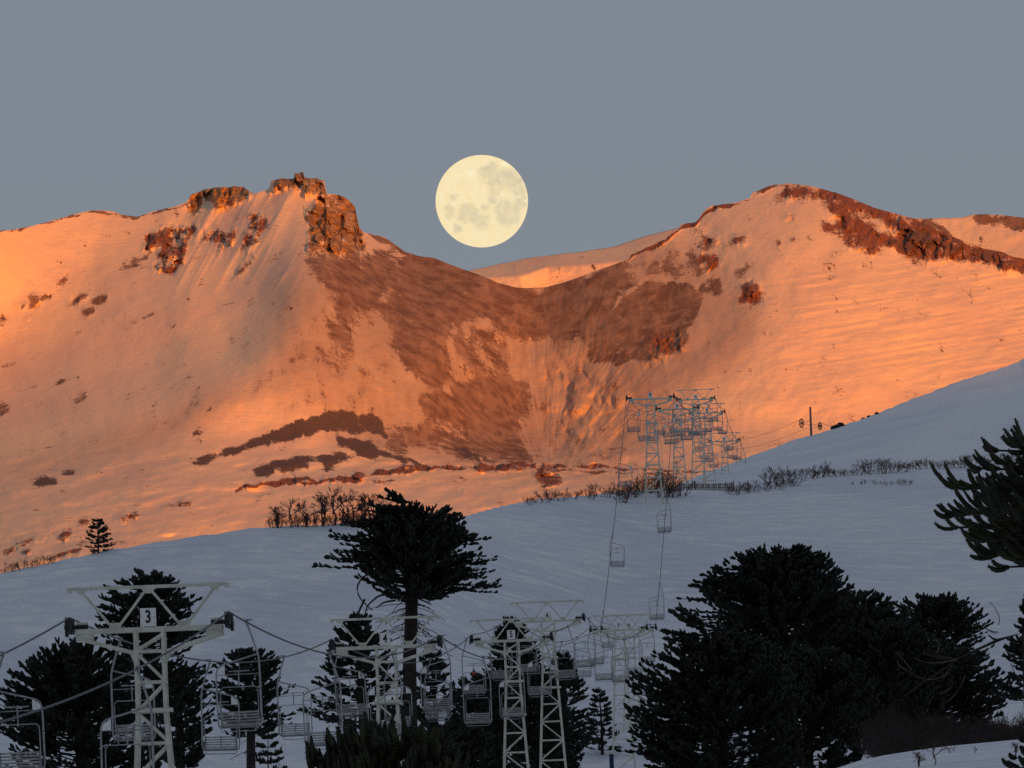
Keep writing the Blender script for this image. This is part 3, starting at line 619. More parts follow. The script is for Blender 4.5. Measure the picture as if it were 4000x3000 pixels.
def tower(k):
    d, px, py, has_top = TW[k]
    x = lift_x(d); za = arm_z[k]
    # foot on the ground, the arm height as seen
    zg = gz(x, d) - 0.3
    H = za - zg
    near = "beside the tall flat-topped monkey puzzle" if k == 4 else ""
    lab = {3: "nearest white lattice lift tower at left, sign with number 3", 4: "white lattice lift tower in front of the tall flat-topped tree, sign with number 4", 5: "white lattice lift tower with a plate numbered 5, left of tower 6",
           6: "white lattice lift tower with a plate numbered 6, just right of tower 5", 7: "pale lattice lift tower with a plate numbered 7, left of tower 8", 8: "pale lattice lift tower with a plate numbered 8, right behind tower 7",
           9: "grey lattice lift tower numbered 9 on the slope crest, without a top frame", 10: "grey lattice lift tower numbered 10, right behind tower 9", 11: "grey lattice lift tower numbered 11 with a tall top frame against the orange slope",
           12: "grey lattice lift tower numbered 12 between towers 11 and 13", 13: "farthest grey lattice lift tower numbered 13 by the snow hill edge"}[k]
    t = tag(empty("lift_tower", (x, d, zg), yaw), lab, "lift tower", "chairlift towers")
    P = MAT['paint']
    # half-width of the shaft at height h below the arm
    def hw(dz): return 0.35 if dz < 2.07 else 0.35 + (dz - 2.07) * 0.058
    Hs = H
    legs = []
    for sx in (-1, 1):
        for sy in (-1, 1):
            mb = MB(); top = (sx * .35, sy * .35, Hs); mid = (sx * .35, sy * .35, Hs - 2.07); q = hw(Hs); foot = (sx * q, sy * q, 0)
            mb.bar(mid, top, .085).bar(foot, mid, .095); mb.build("leg", P, t)
    lev = [0.0, 0.55, 1.33, 2.07]; step = 0.80
    while lev[-1] + step < Hs - .4: lev.append(lev[-1] + step); step *= 1.07
    for i, l in enumerate(lev[1:]):
        q = hw(l); z = Hs - l; w = 0.075
        mb = MB()
        for (ax, ay), (bx, by) in (((-q, -q), (q, -q)), ((q, -q), (q, q)), ((q, q), (-q, q)), ((-q, q), (-q, -q))): mb.bar((ax, ay, z), (bx, by, z), w)
        mb.build("cross_brace", P, t)
    mb_f = [MB(), MB(), MB(), MB()]
    for i in range(len(lev) - 1):
        a, b = lev[i] + (.12 if i == 0 else .03), lev[i + 1] - .02; qa, qb = hw(a), hw(b); za_, zb_ = Hs - a, Hs - b
        c = [((-1, -1), (1, -1)), ((1, -1), (1, 1)), ((1, 1), (-1, 1)), ((-1, 1), (-1, -1))]
        for fi, (p, q) in enumerate(c):
            if (i + (fi in (2,))) % 2: p, q = q, p
            mb_f[fi].bar((p[0] * qb, p[1] * qb, zb_), (q[0] * qa, q[1] * qa, za_), .055)
    for m in mb_f: m.build("diagonal_brace", P, t)
    for l in (2.07, 3.75) if k in (5, 6) else (2.07,):
        if l < Hs - 1:
            q = hw(l) + .1; mb = MB(); mb.box((0, -q, Hs - l + .03), (2 * q + .08, .10, .10)).box((0, q, Hs - l + .03), (2 * q + .08, .10, .10)).box((-q, 0, Hs - l + .03), (.10, 2 * q - .1, .098)).box((q, 0, Hs - l + .03), (.10, 2 * q - .1, .098)); mb.build("collar", P, t)
    # cross arm: box beam with two raking struts on each side
    mb = MB()
    for y in (-.28, .28):
        mb.bar((-1.85, y, Hs), (1.85, y, Hs), .09, .12)
        for s in (-1, 1):
            mb.bar((s * 1.83, y, Hs - .16), (s * .44, y, Hs - .57), .08, .10)
            mb.prism([(s * 1.85, Hs - .04), (s * 1.85, Hs - .22), (s * 1.43, Hs - .26), (s * 1.43, Hs - .04)], y - .02, y + .02)
            mb.prism([(s * .40, Hs - .50), (s * .52, Hs - .53), (s * .40, Hs - .85), (s * .39, Hs - .85)], y - .02, y + .02)
    for xx in (-1.8, -.9, .9, 1.8): mb.bar((xx, -.28, Hs + .002), (xx, .28, Hs + .002), .08)
    mb.build("cross_arm", P, t)
    if has_top:
        zt = Hs + 1.08; mb = MB()
        mb.bar((-1.98, 0, zt), (1.98, 0, zt), .07, .085); mb.build("top_beam", P, t)
        for s in (-1, 1):
            mb = MB(); mb.box((s * 2.0, 0, zt - .035), (.13, .04, .13)); mb.build("beam_end_plate", P, t)
        for s in (-1, 1):
            for (xt, xb) in ((s * 1.70, s * .93), (s * .04, s * .80)):
                mb = MB(); mb.bar((xb, 0, Hs + .07), (xt, 0, zt - .05), .065); mb.build("frame_strut", P, t)
            mb = MB(); mb.prism([(s * .72, Hs + .05), (s * 1.02, Hs + .05), (s * 1.0, Hs + .20), (s * .74, Hs + .20)], -.045, .045); mb.build("gusset", P, t)
            mb = MB(); mb.prism([(s * 1.55, zt - .05), (s * 1.82, zt - .05), (s * 1.74, zt - .14), (s * 1.66, zt - .14)], -.04, .04); mb.build("gusset", P, t)
        mb = MB(); mb.prism([(-.19, zt - .04), (.19, zt - .04), (.06, zt - .17), (-.06, zt - .17)], -.045, .045); mb.build("gusset", P, t)
    # number plate
    sw, sh = .40, .46
    mb = MB(); mb.box((0, -.36, Hs + .07 + sh / 2), (sw, .02, sh)); pl = mb.build("number_plate", MAT['sign'], t)
    bev = pl.modifiers.new("bevel", 'BEVEL'); bev.width = .02; bev.segments = 2
    dm = text_mesh(str(k), .44 if k < 10 else .36, .72 if k < 10 else .70, MAT['ink']); link("digits", dm, pl, (0, -.376, Hs + .07 + sh / 2))
    for bx_, bz_ in ((-.16, .06), (.16, .06), (-.16, .24), (.16, .24)):
        mb = MB(); mb.tube([(bx_, -.368, Hs + .07 + bz_), (bx_, -.376, Hs + .07 + bz_)], .011); mb.build("bolt", MAT['rust'], pl)
    # sheave trains
    for s in (-1, 1):
        mb = MB(); mb.bar((s * 1.96, -.95, Hs + .10), (s * 1.96, .95, Hs + .10), .05, .12).bar((s * 2.06, -.95, Hs + .10), (s * 2.06, .95, Hs + .10), .04, .10).bar((s * 1.55, 0, Hs + .12), (s * 2.1, 0, Hs + .12), .10, .10)
        mb.box((s * 2.09, 0, Hs + .02), (.06, .5, .26))
        sh_ = mb.build("sheave_assembly", MAT['rubber'], t)
        for yy in (-.8, -.27, .27, .8): link("sheave_wheel", WHEEL, sh_, (s * 2.01, yy, Hs + .16))
        mb = MB(); mb.tube([(s * 1.55, .02, Hs + .20), (s * 1.86, .02, Hs + .20)], .045); mb.build("axle_tube", P, t)
    if k == 9:
        mb = MB()
        for sx in (-.18, .18): mb.tube([(hw(Hs) + .1 + sx, -.6, .2), (hw(3) + .15 + sx, -.45, Hs - 3.0)], .018)
        for i in range(18): f_ = i / 18; xx = hw(Hs) + .1 + (hw(3) + .05 - hw(Hs)) * f_; mb.tube([(xx - .18, -.6 + .15 * f_, .2 + (Hs - 3.2) * f_), (xx + .18, -.6 + .15 * f_, .2 + (Hs - 3.2) * f_)], .012)
        mb.build("ladder", P, t)
    return t
for k in TW: tower(k)

# haul ropes, one on each side
knots = [(110.0, 1.9)] + [(TW[k][0], arm_z[k] + 0.37) for k in sorted(TW)] + [(1440.0, float(at(2905, 1800, 1440)[2]))]
def rope_z(d):
    d = float(d)
    for (a, za), (b, zb_) in zip(knots[:-1], knots[1:]):
        if a <= d <= b:
            t_ = (d - a) / (b - a); L = b - a
            return za + (zb_ - za) * t_ - 4 * t_ * (1 - t_) * min(6.5e-5 * L * L, 1.3)
    return knots[-1][1]
dd = np.unique(np.r_[np.arange(110, 1440, 4.0), [k[0] for k in knots]])
ca, sa = math.cos(yaw), math.sin(yaw)
for s, side in ((-1, "left"), (1, "right")):
    ofs = 2.01 * s
    pts = np.array([(lift_x(d) + ofs * ca, d + ofs * sa, rope_z(d)) for d in dd])
    mb = MB(); mb.tube(pts, .024, 8); o = mb.build("haul_rope", MAT['rope'], smooth=True)
    tag(o, "dark steel haul rope on the %s side of the lift towers" % side, "rope", "chairlift haul ropes")

# chairs: built for the right-hand rope (hanger on the outer side), seat looking downhill or uphill
def chair_parts(mirror):
    m = -1 if mirror else 1
    S = lambda pts: np.array([(m * x, m * y, z) for x, y, z in pts]) if mirror else np.array(pts)
    out = []
    mb = MB(); mb.tube(S([(0, -.10, .02), (0, .16, .02)]), .045).tube(S([(0, 0, .03), (.02, 0, -.10)]), .035); mb.bar(*S([(-.02, -.13, .05), (.16, -.13, .05)]), .05, .04); out.append(("grip", mb.mesh("grip", MAT['steel'])))
    mb = MB(); mb.tube(S([(.02, 0, -.06), (.13, 0, -.40), (.25, 0, -.80), (.275, 0, -.92), (.285, 0, -1.10), (.285, 0, -2.55), (.26, -.03, -2.68), (.20, -.10, -2.70)]), .028); out.append(("hanger", mb.mesh("hanger", MAT['steel'], True)))
    mb = MB(); mb.tube(S([(.26, 0, -.83), (-.60, 0, -1.06), (-.72, 0, -1.10), (-.80, 0, -1.17), (-.84, 0, -1.28), (-.85, 0, -1.45), (-.85, 0, -2.55), (-.82, -.03, -2.68), (-.75, -.10, -2.70)]), .023)
    mb.tube(S([(-.85, 0, -1.34), (.285, 0, -1.34)]), .013); out.append(("side_frame", mb.mesh("side_frame", MAT['steel'], True)))
    for i in range(5):
        mb = MB(); z = -2.32 - i * .075; y = .02 - i * .012; mb.bar(*S([(-.78, y, z), (.22, y, z)]), .018, .048); out.append(("backrest_slat", mb.mesh("backrest_slat", MAT['slat'])))
    for i in range(5):
        mb = MB(); y = -.07 - i * .085; mb.bar(*S([(-.78, y, -2.68 + .004 * i), (.22, y, -2.68 + .004 * i)]), .065, .02); out.append(("seat_slat", mb.mesh("seat_slat", MAT['slat'])))
    mb = MB()
    for x in (-.74, -.28, .18): mb.tube(S([(x, .045, -2.28), (x, .0, -2.66), (x, -.06, -2.71), (x, -.46, -2.70)]), .017)
    mb.tube(S([(.20, -.10, -2.71), (-.75, -.10, -2.71)]), .02); mb.tube(S([(.20, -.40, -2.72), (-.75, -.40, -2.72)]), .015); out.append(("seat_frame", mb.mesh("seat_frame", MAT['steel'], True)))
    r = [(-.77, .05, -2.66), (-.77, .14, -1.80), (-.76, .15, -1.72), (-.70, .155, -1.66), (.14, .155, -1.66), (.20, .15, -1.72), (.21, .14, -1.80), (.21, .05, -2.66), (.20, -.40, -2.76), (.16, -.50, -2.82), (-.72, -.50, -2.82), (-.76, -.40, -2.76), (-.77, .05, -2.66)]
    mb = MB(); mb.tube(S(r), .014); bar_ = mb.mesh("safety_bar", MAT['steel'], True); out.append(("safety_bar", bar_))
    mb = MB(); mb.bar(*S([(-.28, .16, -1.66), (-.28, .20, -1.26)]), .035, .025); mb.bar(*S([(-.55, .20, -1.25), (0.0, .20, -1.25)]), .03, .03); out.append(("foot_rest", mb.mesh("foot_rest", MAT['steel'])))
    mb = MB(); pz = [(-.83, -1.33), (-.62, -1.33), (-.62, -1.075), (-.80, -1.20)]
    v = [(m * x, yy, z) for yy in (-.012, .012) for x, z in pz]; fcs = [[0, 1, 2, 3], [7, 6, 5, 4]] + [[i, i + 4, (i + 1) % 4 + 4, (i + 1) % 4] for i in range(4)]
    mb.add(v, fcs if m > 0 else [q[::-1] for q in fcs]); out.append(("number_plaque", mb.mesh("number_plaque", MAT['sign'])))
    return out
PARTS = {1: chair_parts(False), -1: chair_parts(True)}
right_d = [224 + 39.5 * i for i in range(31)]
left_d = [236.5, 273.4, 310, 349, 386, 425, 464, 506, 545, 584, 622, 660, 695, 730, 765, 802, 838] + [838 + 37 * i for i in range(1, 16)]
NUM = {3: "three", 4: "four", 5: "five", 6: "six", 7: "seven", 8: "eight", 9: "nine", 10: "ten", 11: "eleven", 12: "twelve", 13: "thirteen"}
ordw = ["first", "second", "third", "fourth", "fifth", "sixth"]
tk = sorted(TW)
writ = {(1, 5): None}
def chair_label(side, d):
    before = [k for k in tk if TW[k][0] <= d]; s_ = "left" if side < 0 else "right"
    if not before: return "empty grey slatted double chair on the %s rope, before tower three" % s_
    k = before[-1]; lst = [q for q in (left_d if side < 0 else right_d) if TW[k][0] <= q and (k == 13 or q < TW[tk[tk.index(k) + 1]][0])]
    return "empty grey slatted double chair on the %s rope, %s beyond tower %s" % (s_, ordw[min(lst.index(d), 5)], NUM[k])
chair_objs = {}
for side, ds in ((1, right_d), (-1, left_d)):
    for d in ds:
        if d > 1425: continue
        ofs = 2.01 * side
        t = tag(empty("lift_chair", (lift_x(d) + ofs * ca, d + ofs * sa, rope_z(d)), yaw + rng.normal(0, .05)), chair_label(side, d), "chair", "chairlift chairs")
        t.rotation_euler.y = rng.normal(0, .012)
        chair_objs[(side, d)] = t; t["_plaque"] = 0
        for nm, me_ in PARTS[side]: 
            o = link(nm, me_, t)
            if nm == "number_plaque": chair_objs[(side, d, 'p')] = o
        del t["_plaque"]
def plaque_text(side, d, txt):
    o = chair_objs[(side, d, 'p')]; link("digits", text_mesh(txt, .17, .7, MAT['ink']), o, (-side * .715, -.018, -1.245))
plaque_text(-1, 386, "72"); plaque_text(-1, 506, "1"); plaque_text(1, right_d[8], "51"); plaque_text(-1, 584, "4")
# red marker on one chair
o = chair_objs[(-1, 506)]; mb = MB(); mb.box((.28, .02, -1.72), (.20, .03, .07)).box((.28, .02, -1.77), (.14, .028, .05)); mb.build("red_marker", MAT['red'], o)

# ------------------------------------------------------------------ vegetation builders
def unit(v): return v / (np.linalg.norm(v, axis=-1, keepdims=True) + 1e-9)

def finger_paths(base, d0, up, L, nseg=4):
    """curved shoots: base (N,3), direction (N,3), upward bend (N,), length (N,)"""
    t_ = np.linspace(0, 1, nseg + 1)[None, :, None]
    return base[:, None] + d0[:, None] * L[:, None, None] * t_ * (1 - .25 * t_) + np.array([0, 0, 1.0])[None, None] * (up * L)[:, None, None] * t_ ** 2

def spikes(paths, rad, per, ln, seed):
    """small leaf triangles standing off the shoots"""
    g = np.random.default_rng(seed); N, K, _ = paths.shape
    t_ = g.random((N, per)) * (K - 1.001); i0 = t_.astype(int); fr = (t_ - i0)[..., None]; idx = np.arange(N)[:, None]
    p = paths[idx, i0] * (1 - fr) + paths[idx, i0 + 1] * fr; tan = unit(paths[idx, i0 + 1] - paths[idx, i0])
    rv = g.normal(size=p.shape); n = unit(np.cross(tan, rv)); sd = unit(np.cross(tan, n))
    b = p + n * rad * .7; tip = p + n * (rad + ln) + tan * ln * .9; w = ln * .42
    v = np.stack([b + sd * w, b - sd * w, tip], 2).reshape(-1, 3); f = np.arange(len(v)).reshape(-1, 3)
    return v, f

def branch_set(P0, P1, droop, nf, fl, seed, rb=.035, rf=.045, start=.35, upb=.7, nodes=7):
    """branches from P0 to P1 (N,3) with nf shoots each; returns branch paths, radii, shoot paths, radii"""
    g = np.random.default_rng(seed); N = len(P0)
    t_ = np.linspace(0, 1, nodes)[None, :, None]
    dirv = P1 - P0; ln = np.linalg.norm(dirv, axis=1)
    mid = (P0 + P1) / 2; mid[:, 2] -= droop * ln; mid += g.normal(0, .05, mid.shape) * ln[:, None]
    path = (1 - t_) ** 2 * P0[:, None] + 2 * t_ * (1 - t_) * mid[:, None] + t_ ** 2 * P1[:, None]
    rad = np.linspace(1, .45, nodes)[None] * (rb * (0.6 + 0.14 * ln))[:, None]
    u = start + (1 - start) * np.sort(g.random((N, nf)), 1); u[:, -2:] = 1.0
    k = u * (nodes - 1.001); i0 = k.astype(int); fr = (k - i0)[..., None]; idx = np.arange(N)[:, None]
    base = path[idx, i0] * (1 - fr) + path[idx, np.minimum(i0 + 1, nodes - 1)] * fr; tan = unit(path[idx, np.minimum(i0 + 1, nodes - 1)] - path[idx, i0])
    side = unit(np.cross(tan, np.array([0, 0, 1.0]))); sg = np.where(np.arange(nf)[None] % 2 == 0, 1, -1)[..., None]
    d0 = unit(tan * (.55 + .5 * (u[..., None])) + side * sg * (.75 - .35 * u[..., None]) + g.normal(0, .28, base.shape))
    L = fl * (.55 + .6 * g.random((N, nf))) * (1.15 - .35 * u)
    up = upb * (.4 + .8 * g.random((N, nf)))
    fp = finger_paths(base.reshape(-1, 3), d0.reshape(-1, 3), up.ravel(), L.ravel())
    fr_ = rf * (.8 + .4 * g.random(len(fp)))[:, None] * np.array([.75, 1.0, 1.05, .95, .45])[None]
    return path, rad, fp, fr_

def araucaria(name, label, px, py_top, Y, R, crown_h, kind='dome', nb=110, nf=16, fl=.55, seed=1, near=False, rf=.058, trunk_r=None, dead=0, group="monkey puzzle trees", lean=0.0, flat=1.0, base_z=None, spk=0, droop=.12, extra=(), upb=.30):
    g = np.random.default_rng(seed)
    top = atv(px, py_top, Y); zg = gz(top.x, top.y) if base_z is None else base_z
    H = top.z - zg
    root = tag(empty(name, (top.x, top.y, zg)), label, "tree", group)
    tr = trunk_r or (.10 + H * .017)
    n = 9; hz = np.linspace(0, H - (.4 if kind == 'dome' else .1), n); tp = np.stack([lean * (hz / H) ** 2 + .04 * np.sin(hz), .03 * np.cos(hz * .7), hz - .3 * (hz == 0)], 1)
    tv, tf = tubes(tp[None], (tr * np.linspace(1.0, .45 if kind == 'dome' else .2, n) ** (.6 if kind == 'dome' else 1))[None], 8, False); link("trunk", mesh_np("trunk", tv, tf, MAT['bark']), root)
    def trunk_at(z): f_ = np.clip(z / H, 0, 1); return np.stack([lean * f_ ** 2 + .04 * np.sin(z), .03 * np.cos(z * .7), z], -1)
    if kind == 'dome':
        # outer points on a lumpy dome; hh = 1 at the top, 0 at the crown base
        a = g.random(nb) * 2 * math.pi; ph = g.random(4) * 6.28
        cap = min(R * .72 / flat, crown_h * .8); skirt = crown_h - cap
        fr_cap = (R + cap) / (R + cap + skirt * 1.3); isc = g.random(nb) < fr_cap
        v_ = g.random(nb); th = np.arcsin(v_)                                  # even over the cap
        cr_h = np.where(isc, np.cos(th) ** .8, 1.0 - .30 * v_ ** 2); cz_ = np.where(isc, cap * np.sin(th), -skirt * v_)
        lob = 1 + .08 * np.sin(2 * a + ph[0]) + .10 * np.sin(3 * a + ph[1] + cz_) + .06 * np.sin(5 * a + 2 * cz_ + ph[2])
        rr = (R - .22) * cr_h * lob * (.86 + .16 * g.random(nb))
        z1_ = H - .30 - cap + cz_ * (.93 + .07 * np.sin(3 * a + ph[3]))
        P1 = np.stack([rr * np.cos(a), rr * np.sin(a), z1_], 1); P1[:, 0] += lean
        z0_ = np.clip(z1_ - rr * (.12 + .30 * g.random(nb)) - .2 * np.maximum(cz_, 0), H - crown_h * 1.05, H - .45)
        P0 = trunk_at(z0_)
    else:
        hh = (np.arange(nb) + .5) / nb; whorl = np.round(hh * (nb / 7)) / (nb / 7); a = g.random(nb) * 2 * math.pi
        z0_ = H - crown_h + crown_h * np.clip(whorl, 0, .985)
        rr = R * (1 - whorl) ** .72 * (.75 + .35 * g.random(nb)) + .12
        P0 = trunk_at(z0_); P1 = P0 + np.stack([rr * np.cos(a), rr * np.sin(a), rr * (.10 + .25 * whorl + .1 * g.normal(size=nb))], 1)
    for ex, ey, cnt in extra:                          # longer limbs that reach out of the crown
        e_ = at(ex, ey, Y) - np.array([top.x, top.y, zg]); q = e_[None] + g.normal(0, .22, (cnt, 3)) * np.array([1, 2.0, 1]); zz = np.clip(e_[2] + abs(e_[0]) * .12 - g.random(cnt) * .3, .5, H - .3)
        P1 = np.concatenate([P1, q]); P0 = np.concatenate([P0, trunk_at(zz)])
    bp, br, fp, fr = branch_set(P0, P1, droop, nf, fl, seed + 3, rf=rf, upb=upb)
    v1, f1 = tubes(bp, br, 4, False); v2, f2 = tubes(fp, fr, 4, True)
    link("branches", mesh_np("branches", v1, f1, MAT['bark']), root)
    cr_ = link("crown", mesh_np("crown", v2, f2, MAT['needle_near' if near else 'needle']), root)
    if spk:
        v3, f3 = spikes(fp, rf, spk, rf * .55, seed + 5); link("leaf_scales", mesh_np("leaf_scales", v3, f3, MAT['needle_near' if near else 'needle'], False), cr_)
    if dead:
        z0_ = H - crown_h * 1.02 - g.random(dead) * crown_h * .55; a = g.random(dead) * 2 * math.pi; L = R * (.25 + .65 * g.random(dead) ** 1.5)
        P0 = trunk_at(z0_); P1 = P0 + np.stack([L * np.cos(a), L * np.sin(a), -L * (.05 + .5 * g.random(dead))], 1)
        dp, dr, dfp, dfr = branch_set(P0, P1, -.10, 4, fl * .6, seed + 9, rb=.03, rf=.014, start=.5, upb=-.3)
        va, fa = tubes(dp, dr, 4, False); vb, fb = tubes(dfp, dfr, 4, False)
        link("dead_branches", mesh_np("dead_branches", np.concatenate([va, vb]), np.concatenate([fa, fb + len(va)]), MAT['bark']), root)
    return root

AR = "monkey_puzzle_tree"
treeA = araucaria(AR, "tall flat-topped monkey puzzle tree with a bare trunk behind tower four", 1558, 1942, 460, 2.75, 4.3, 'dome', 300, 20, .38, 11, dead=60, flat=.92, trunk_r=.42, lean=.65,
          extra=((1265, 2195, 4), (1330, 2160, 6), (1310, 2100, 4), (1375, 2040, 6), (1480, 1985, 8), (1440, 2010, 6), (1510, 1950, 6), (1920, 2285, 6), (1880, 2240, 8), (1900, 2180, 7), (1850, 2110, 8), (1820, 2240, 7), (1690, 2260, 3), (1400, 2200, 4)))
araucaria(AR, "dark domed monkey puzzle tree rising behind tower three", 570, 2212, 440, 2.15, 6.6, 'dome', 210, 18, .40, 12, dead=16, flat=1.0, extra=((755, 2370, 5), (770, 2480, 5), (790, 2640, 6), (400, 2420, 5)))
araucaria(AR, "broad round monkey puzzle tree at the left edge behind the nearest chairs", 300, 2470, 400, 3.4, 6.6, 'dome', 400, 20, .40, 13, flat=.8, extra=((30, 2720, 8), (10, 2800, 8)))
araucaria(AR, "small domed monkey puzzle tree behind the first right chair beyond tower three", 965, 2508, 520, 1.95, 4.6, 'dome', 150, 16, .40, 14, dead=14, flat=1.0, extra=((1110, 2700, 4), (850, 2690, 4), (1130, 2800, 4)))
araucaria(AR, "open monkey puzzle tree with drooping branches left of tower four", 1400, 2415, 430, 2.35, 4.6, 'cone', 120, 16, .5, 15, dead=24, droop=.2, upb=.1)
araucaria(AR, "slim monkey puzzle tree between towers four and five", 1690, 2545, 500, 1.5, 4.4, 'cone', 90, 14, .45, 16, droop=.15)
araucaria(AR, "bushy monkey puzzle tree directly behind towers five and six", 2000, 2430, 620, 3.3, 8.8, 'cone', 270, 18, .55, 17, droop=.1)
araucaria(AR, "monkey puzzle tree with ragged right side just beyond tower six", 2195, 2560, 650, 2.1, 6.0, 'cone', 150, 16, .5, 18, droop=.12)
ft = on_pix(2350, 2948); araucaria(AR, "young cone-shaped monkey puzzle tree standing left of tower seven", 2343, 2690, ft.y, 1.35, 4.5, 'cone', 90, 12, .40, 19, trunk_r=.14, droop=.05)
araucaria(AR, "tall domed monkey puzzle tree, highest crown of the right-hand grove", 3040, 2112, 430, 3.55, 5.8, 'dome', 480, 22, .36, 20, dead=20, flat=1.2, extra=((2700, 2320, 4), (2690, 2400, 3), (2740, 2290, 5), (2790, 2250, 6), (2730, 2440, 3)))
araucaria(AR, "wide dark monkey puzzle tree at the left front of the grove", 2800, 2425, 380, 3.3, 7.5, 'dome', 480, 22, .36, 21, flat=.8, extra=((2640, 2390, 5), (2600, 2480, 5), (2500, 2800, 8), (2490, 2900, 9), (2560, 2700, 8), (2530, 2850, 8), (2540, 2960, 8)))
araucaria(AR, "monkey puzzle tree in the middle of the right-hand grove", 3320, 2285, 450, 2.7, 7.0, 'dome', 360, 20, .36, 22, flat=1.0, extra=((3480, 2390, 9), (3520, 2430, 9)))
araucaria(AR, "low dark monkey puzzle tree under the middle of the grove", 3140, 2500, 400, 3.0, 6.0, 'dome', 330, 20, .40, 23, flat=1.0)
araucaria(AR, "round-topped monkey puzzle tree at the right end of the grove", 3660, 2300, 520, 2.6, 5.6, 'dome', 340, 20, .36, 24, flat=1.15)
araucaria(AR, "dark monkey puzzle tree under the round-topped one at right", 3640, 2480, 470, 3.3, 5.4, 'dome', 380, 19, .38, 25, flat=1.0)
araucaria(AR, "dark low monkey puzzle tree between the two domes of the grove", 3450, 2400, 430, 2.3, 5.0, 'dome', 300, 19, .36, 29, flat=1.1)
araucaria(AR, "dark monkey puzzle tree filling the gap right of tower three", 690, 2590, 480, 1.9, 4.6, 'dome', 170, 17, .40, 41, dead=10, flat=.9)
araucaria(AR, "dense monkey puzzle tree low behind tower five", 1880, 2610, 590, 2.3, 6.5, 'dome', 240, 18, .42, 42, flat=.8)
araucaria(AR, "dense monkey puzzle tree low between towers five and six", 2090, 2600, 600, 2.3, 6.5, 'dome', 240, 18, .42, 43, flat=.8)
araucaria(AR, "low monkey puzzle tree under the chairs left of tower five", 1760, 2790, 540, 2.2, 4.2, 'dome', 220, 18, .42, 44, flat=.9)
araucaria(AR, "low dark monkey puzzle tree at the foot of tower six", 2190, 2780, 610, 1.6, 4.0, 'dome', 150, 17, .42, 45, flat=.9)
araucaria(AR, "monkey puzzle tree cut by the right picture edge", 4030, 2340, 450, 1.5, 4.5, 'cone', 120, 16, .40, 26)
ft = on_pix(388, 2160); araucaria(AR, "lone young monkey puzzle tree on the snow ridge at left", 379, 2030, ft.y, 1.15, 2.45, 'cone', 60, 9, .36, 27, trunk_r=.09, droop=.04)
araucaria(AR, "little bushy monkey puzzle tree at the bottom between towers three and four", 1045, 2850, 560, .95, 3.2, 'cone', 50, 10, .4, 28, trunk_r=.1)
araucaria("young_monkey_puzzle", "near young monkey puzzle top with upright shoots at bottom centre", 1500, 2758, 118, 1.08, 1.3, 'dome', 150, 10, .22, 31, near=True, rf=.038, trunk_r=.09, spk=30, droop=.3, flat=1.3, upb=1.1)

def branch_parts(root, bp, br, fp, fr, nf, mat, rad, per, ln, seed):
    for i in range(len(bp)):
        v1, f1 = tubes(bp[i:i + 1], br[i:i + 1], 5, False); b_ = link("branch", mesh_np("branch", v1, f1, MAT['bark']), root)
        q = fp[i * nf:(i + 1) * nf]; v2, f2 = tubes(q, fr[i * nf:(i + 1) * nf], 6, False); v3, f3 = spikes(q, rad, per, ln, seed + i)
        f3 = np.concatenate([f3, f3[:, 2:]], 1) + len(v2)
        tag(link("shoots", mesh_np("shoots", np.concatenate([v2, v3]), np.concatenate([f2, f3]), MAT[mat]), b_), kind="stuff")

for ln_ in ([(1548,2290),(1490,2245),(1430,2240),(1392,2285),(1400,2335),(1455,2385)], [(1548,2320),(1480,2325),(1435,2365),(1425,2400)], [(1425,2340),(1396,2400),(1425,2450),(1470,2490)], [(1565,2290),(1640,2280),(1725,2272)], [(1565,2320),(1630,2335),(1685,2362)], [(1565,2345),(1620,2362),(1660,2366)], [(1545,2345),(1500,2352),(1470,2375)]):
    P_ = np.array([at(x, y, 460 - .4) for x, y in ln_]) - np.array(treeA.location[:]); tt = np.linspace(0, len(P_) - 1, 16); P_ = np.stack([np.interp(tt, range(len(P_)), P_[:, i]) for i in range(3)], 1)
    for _ in range(2): P_[1:-1] = (P_[:-2] + 2 * P_[1:-1] + P_[2:]) / 4
    mb = MB(); mb.tube(P_, np.linspace(.055, .028, 16), 8); mb.build("dead_limb", MAT['bark'], treeA, True)

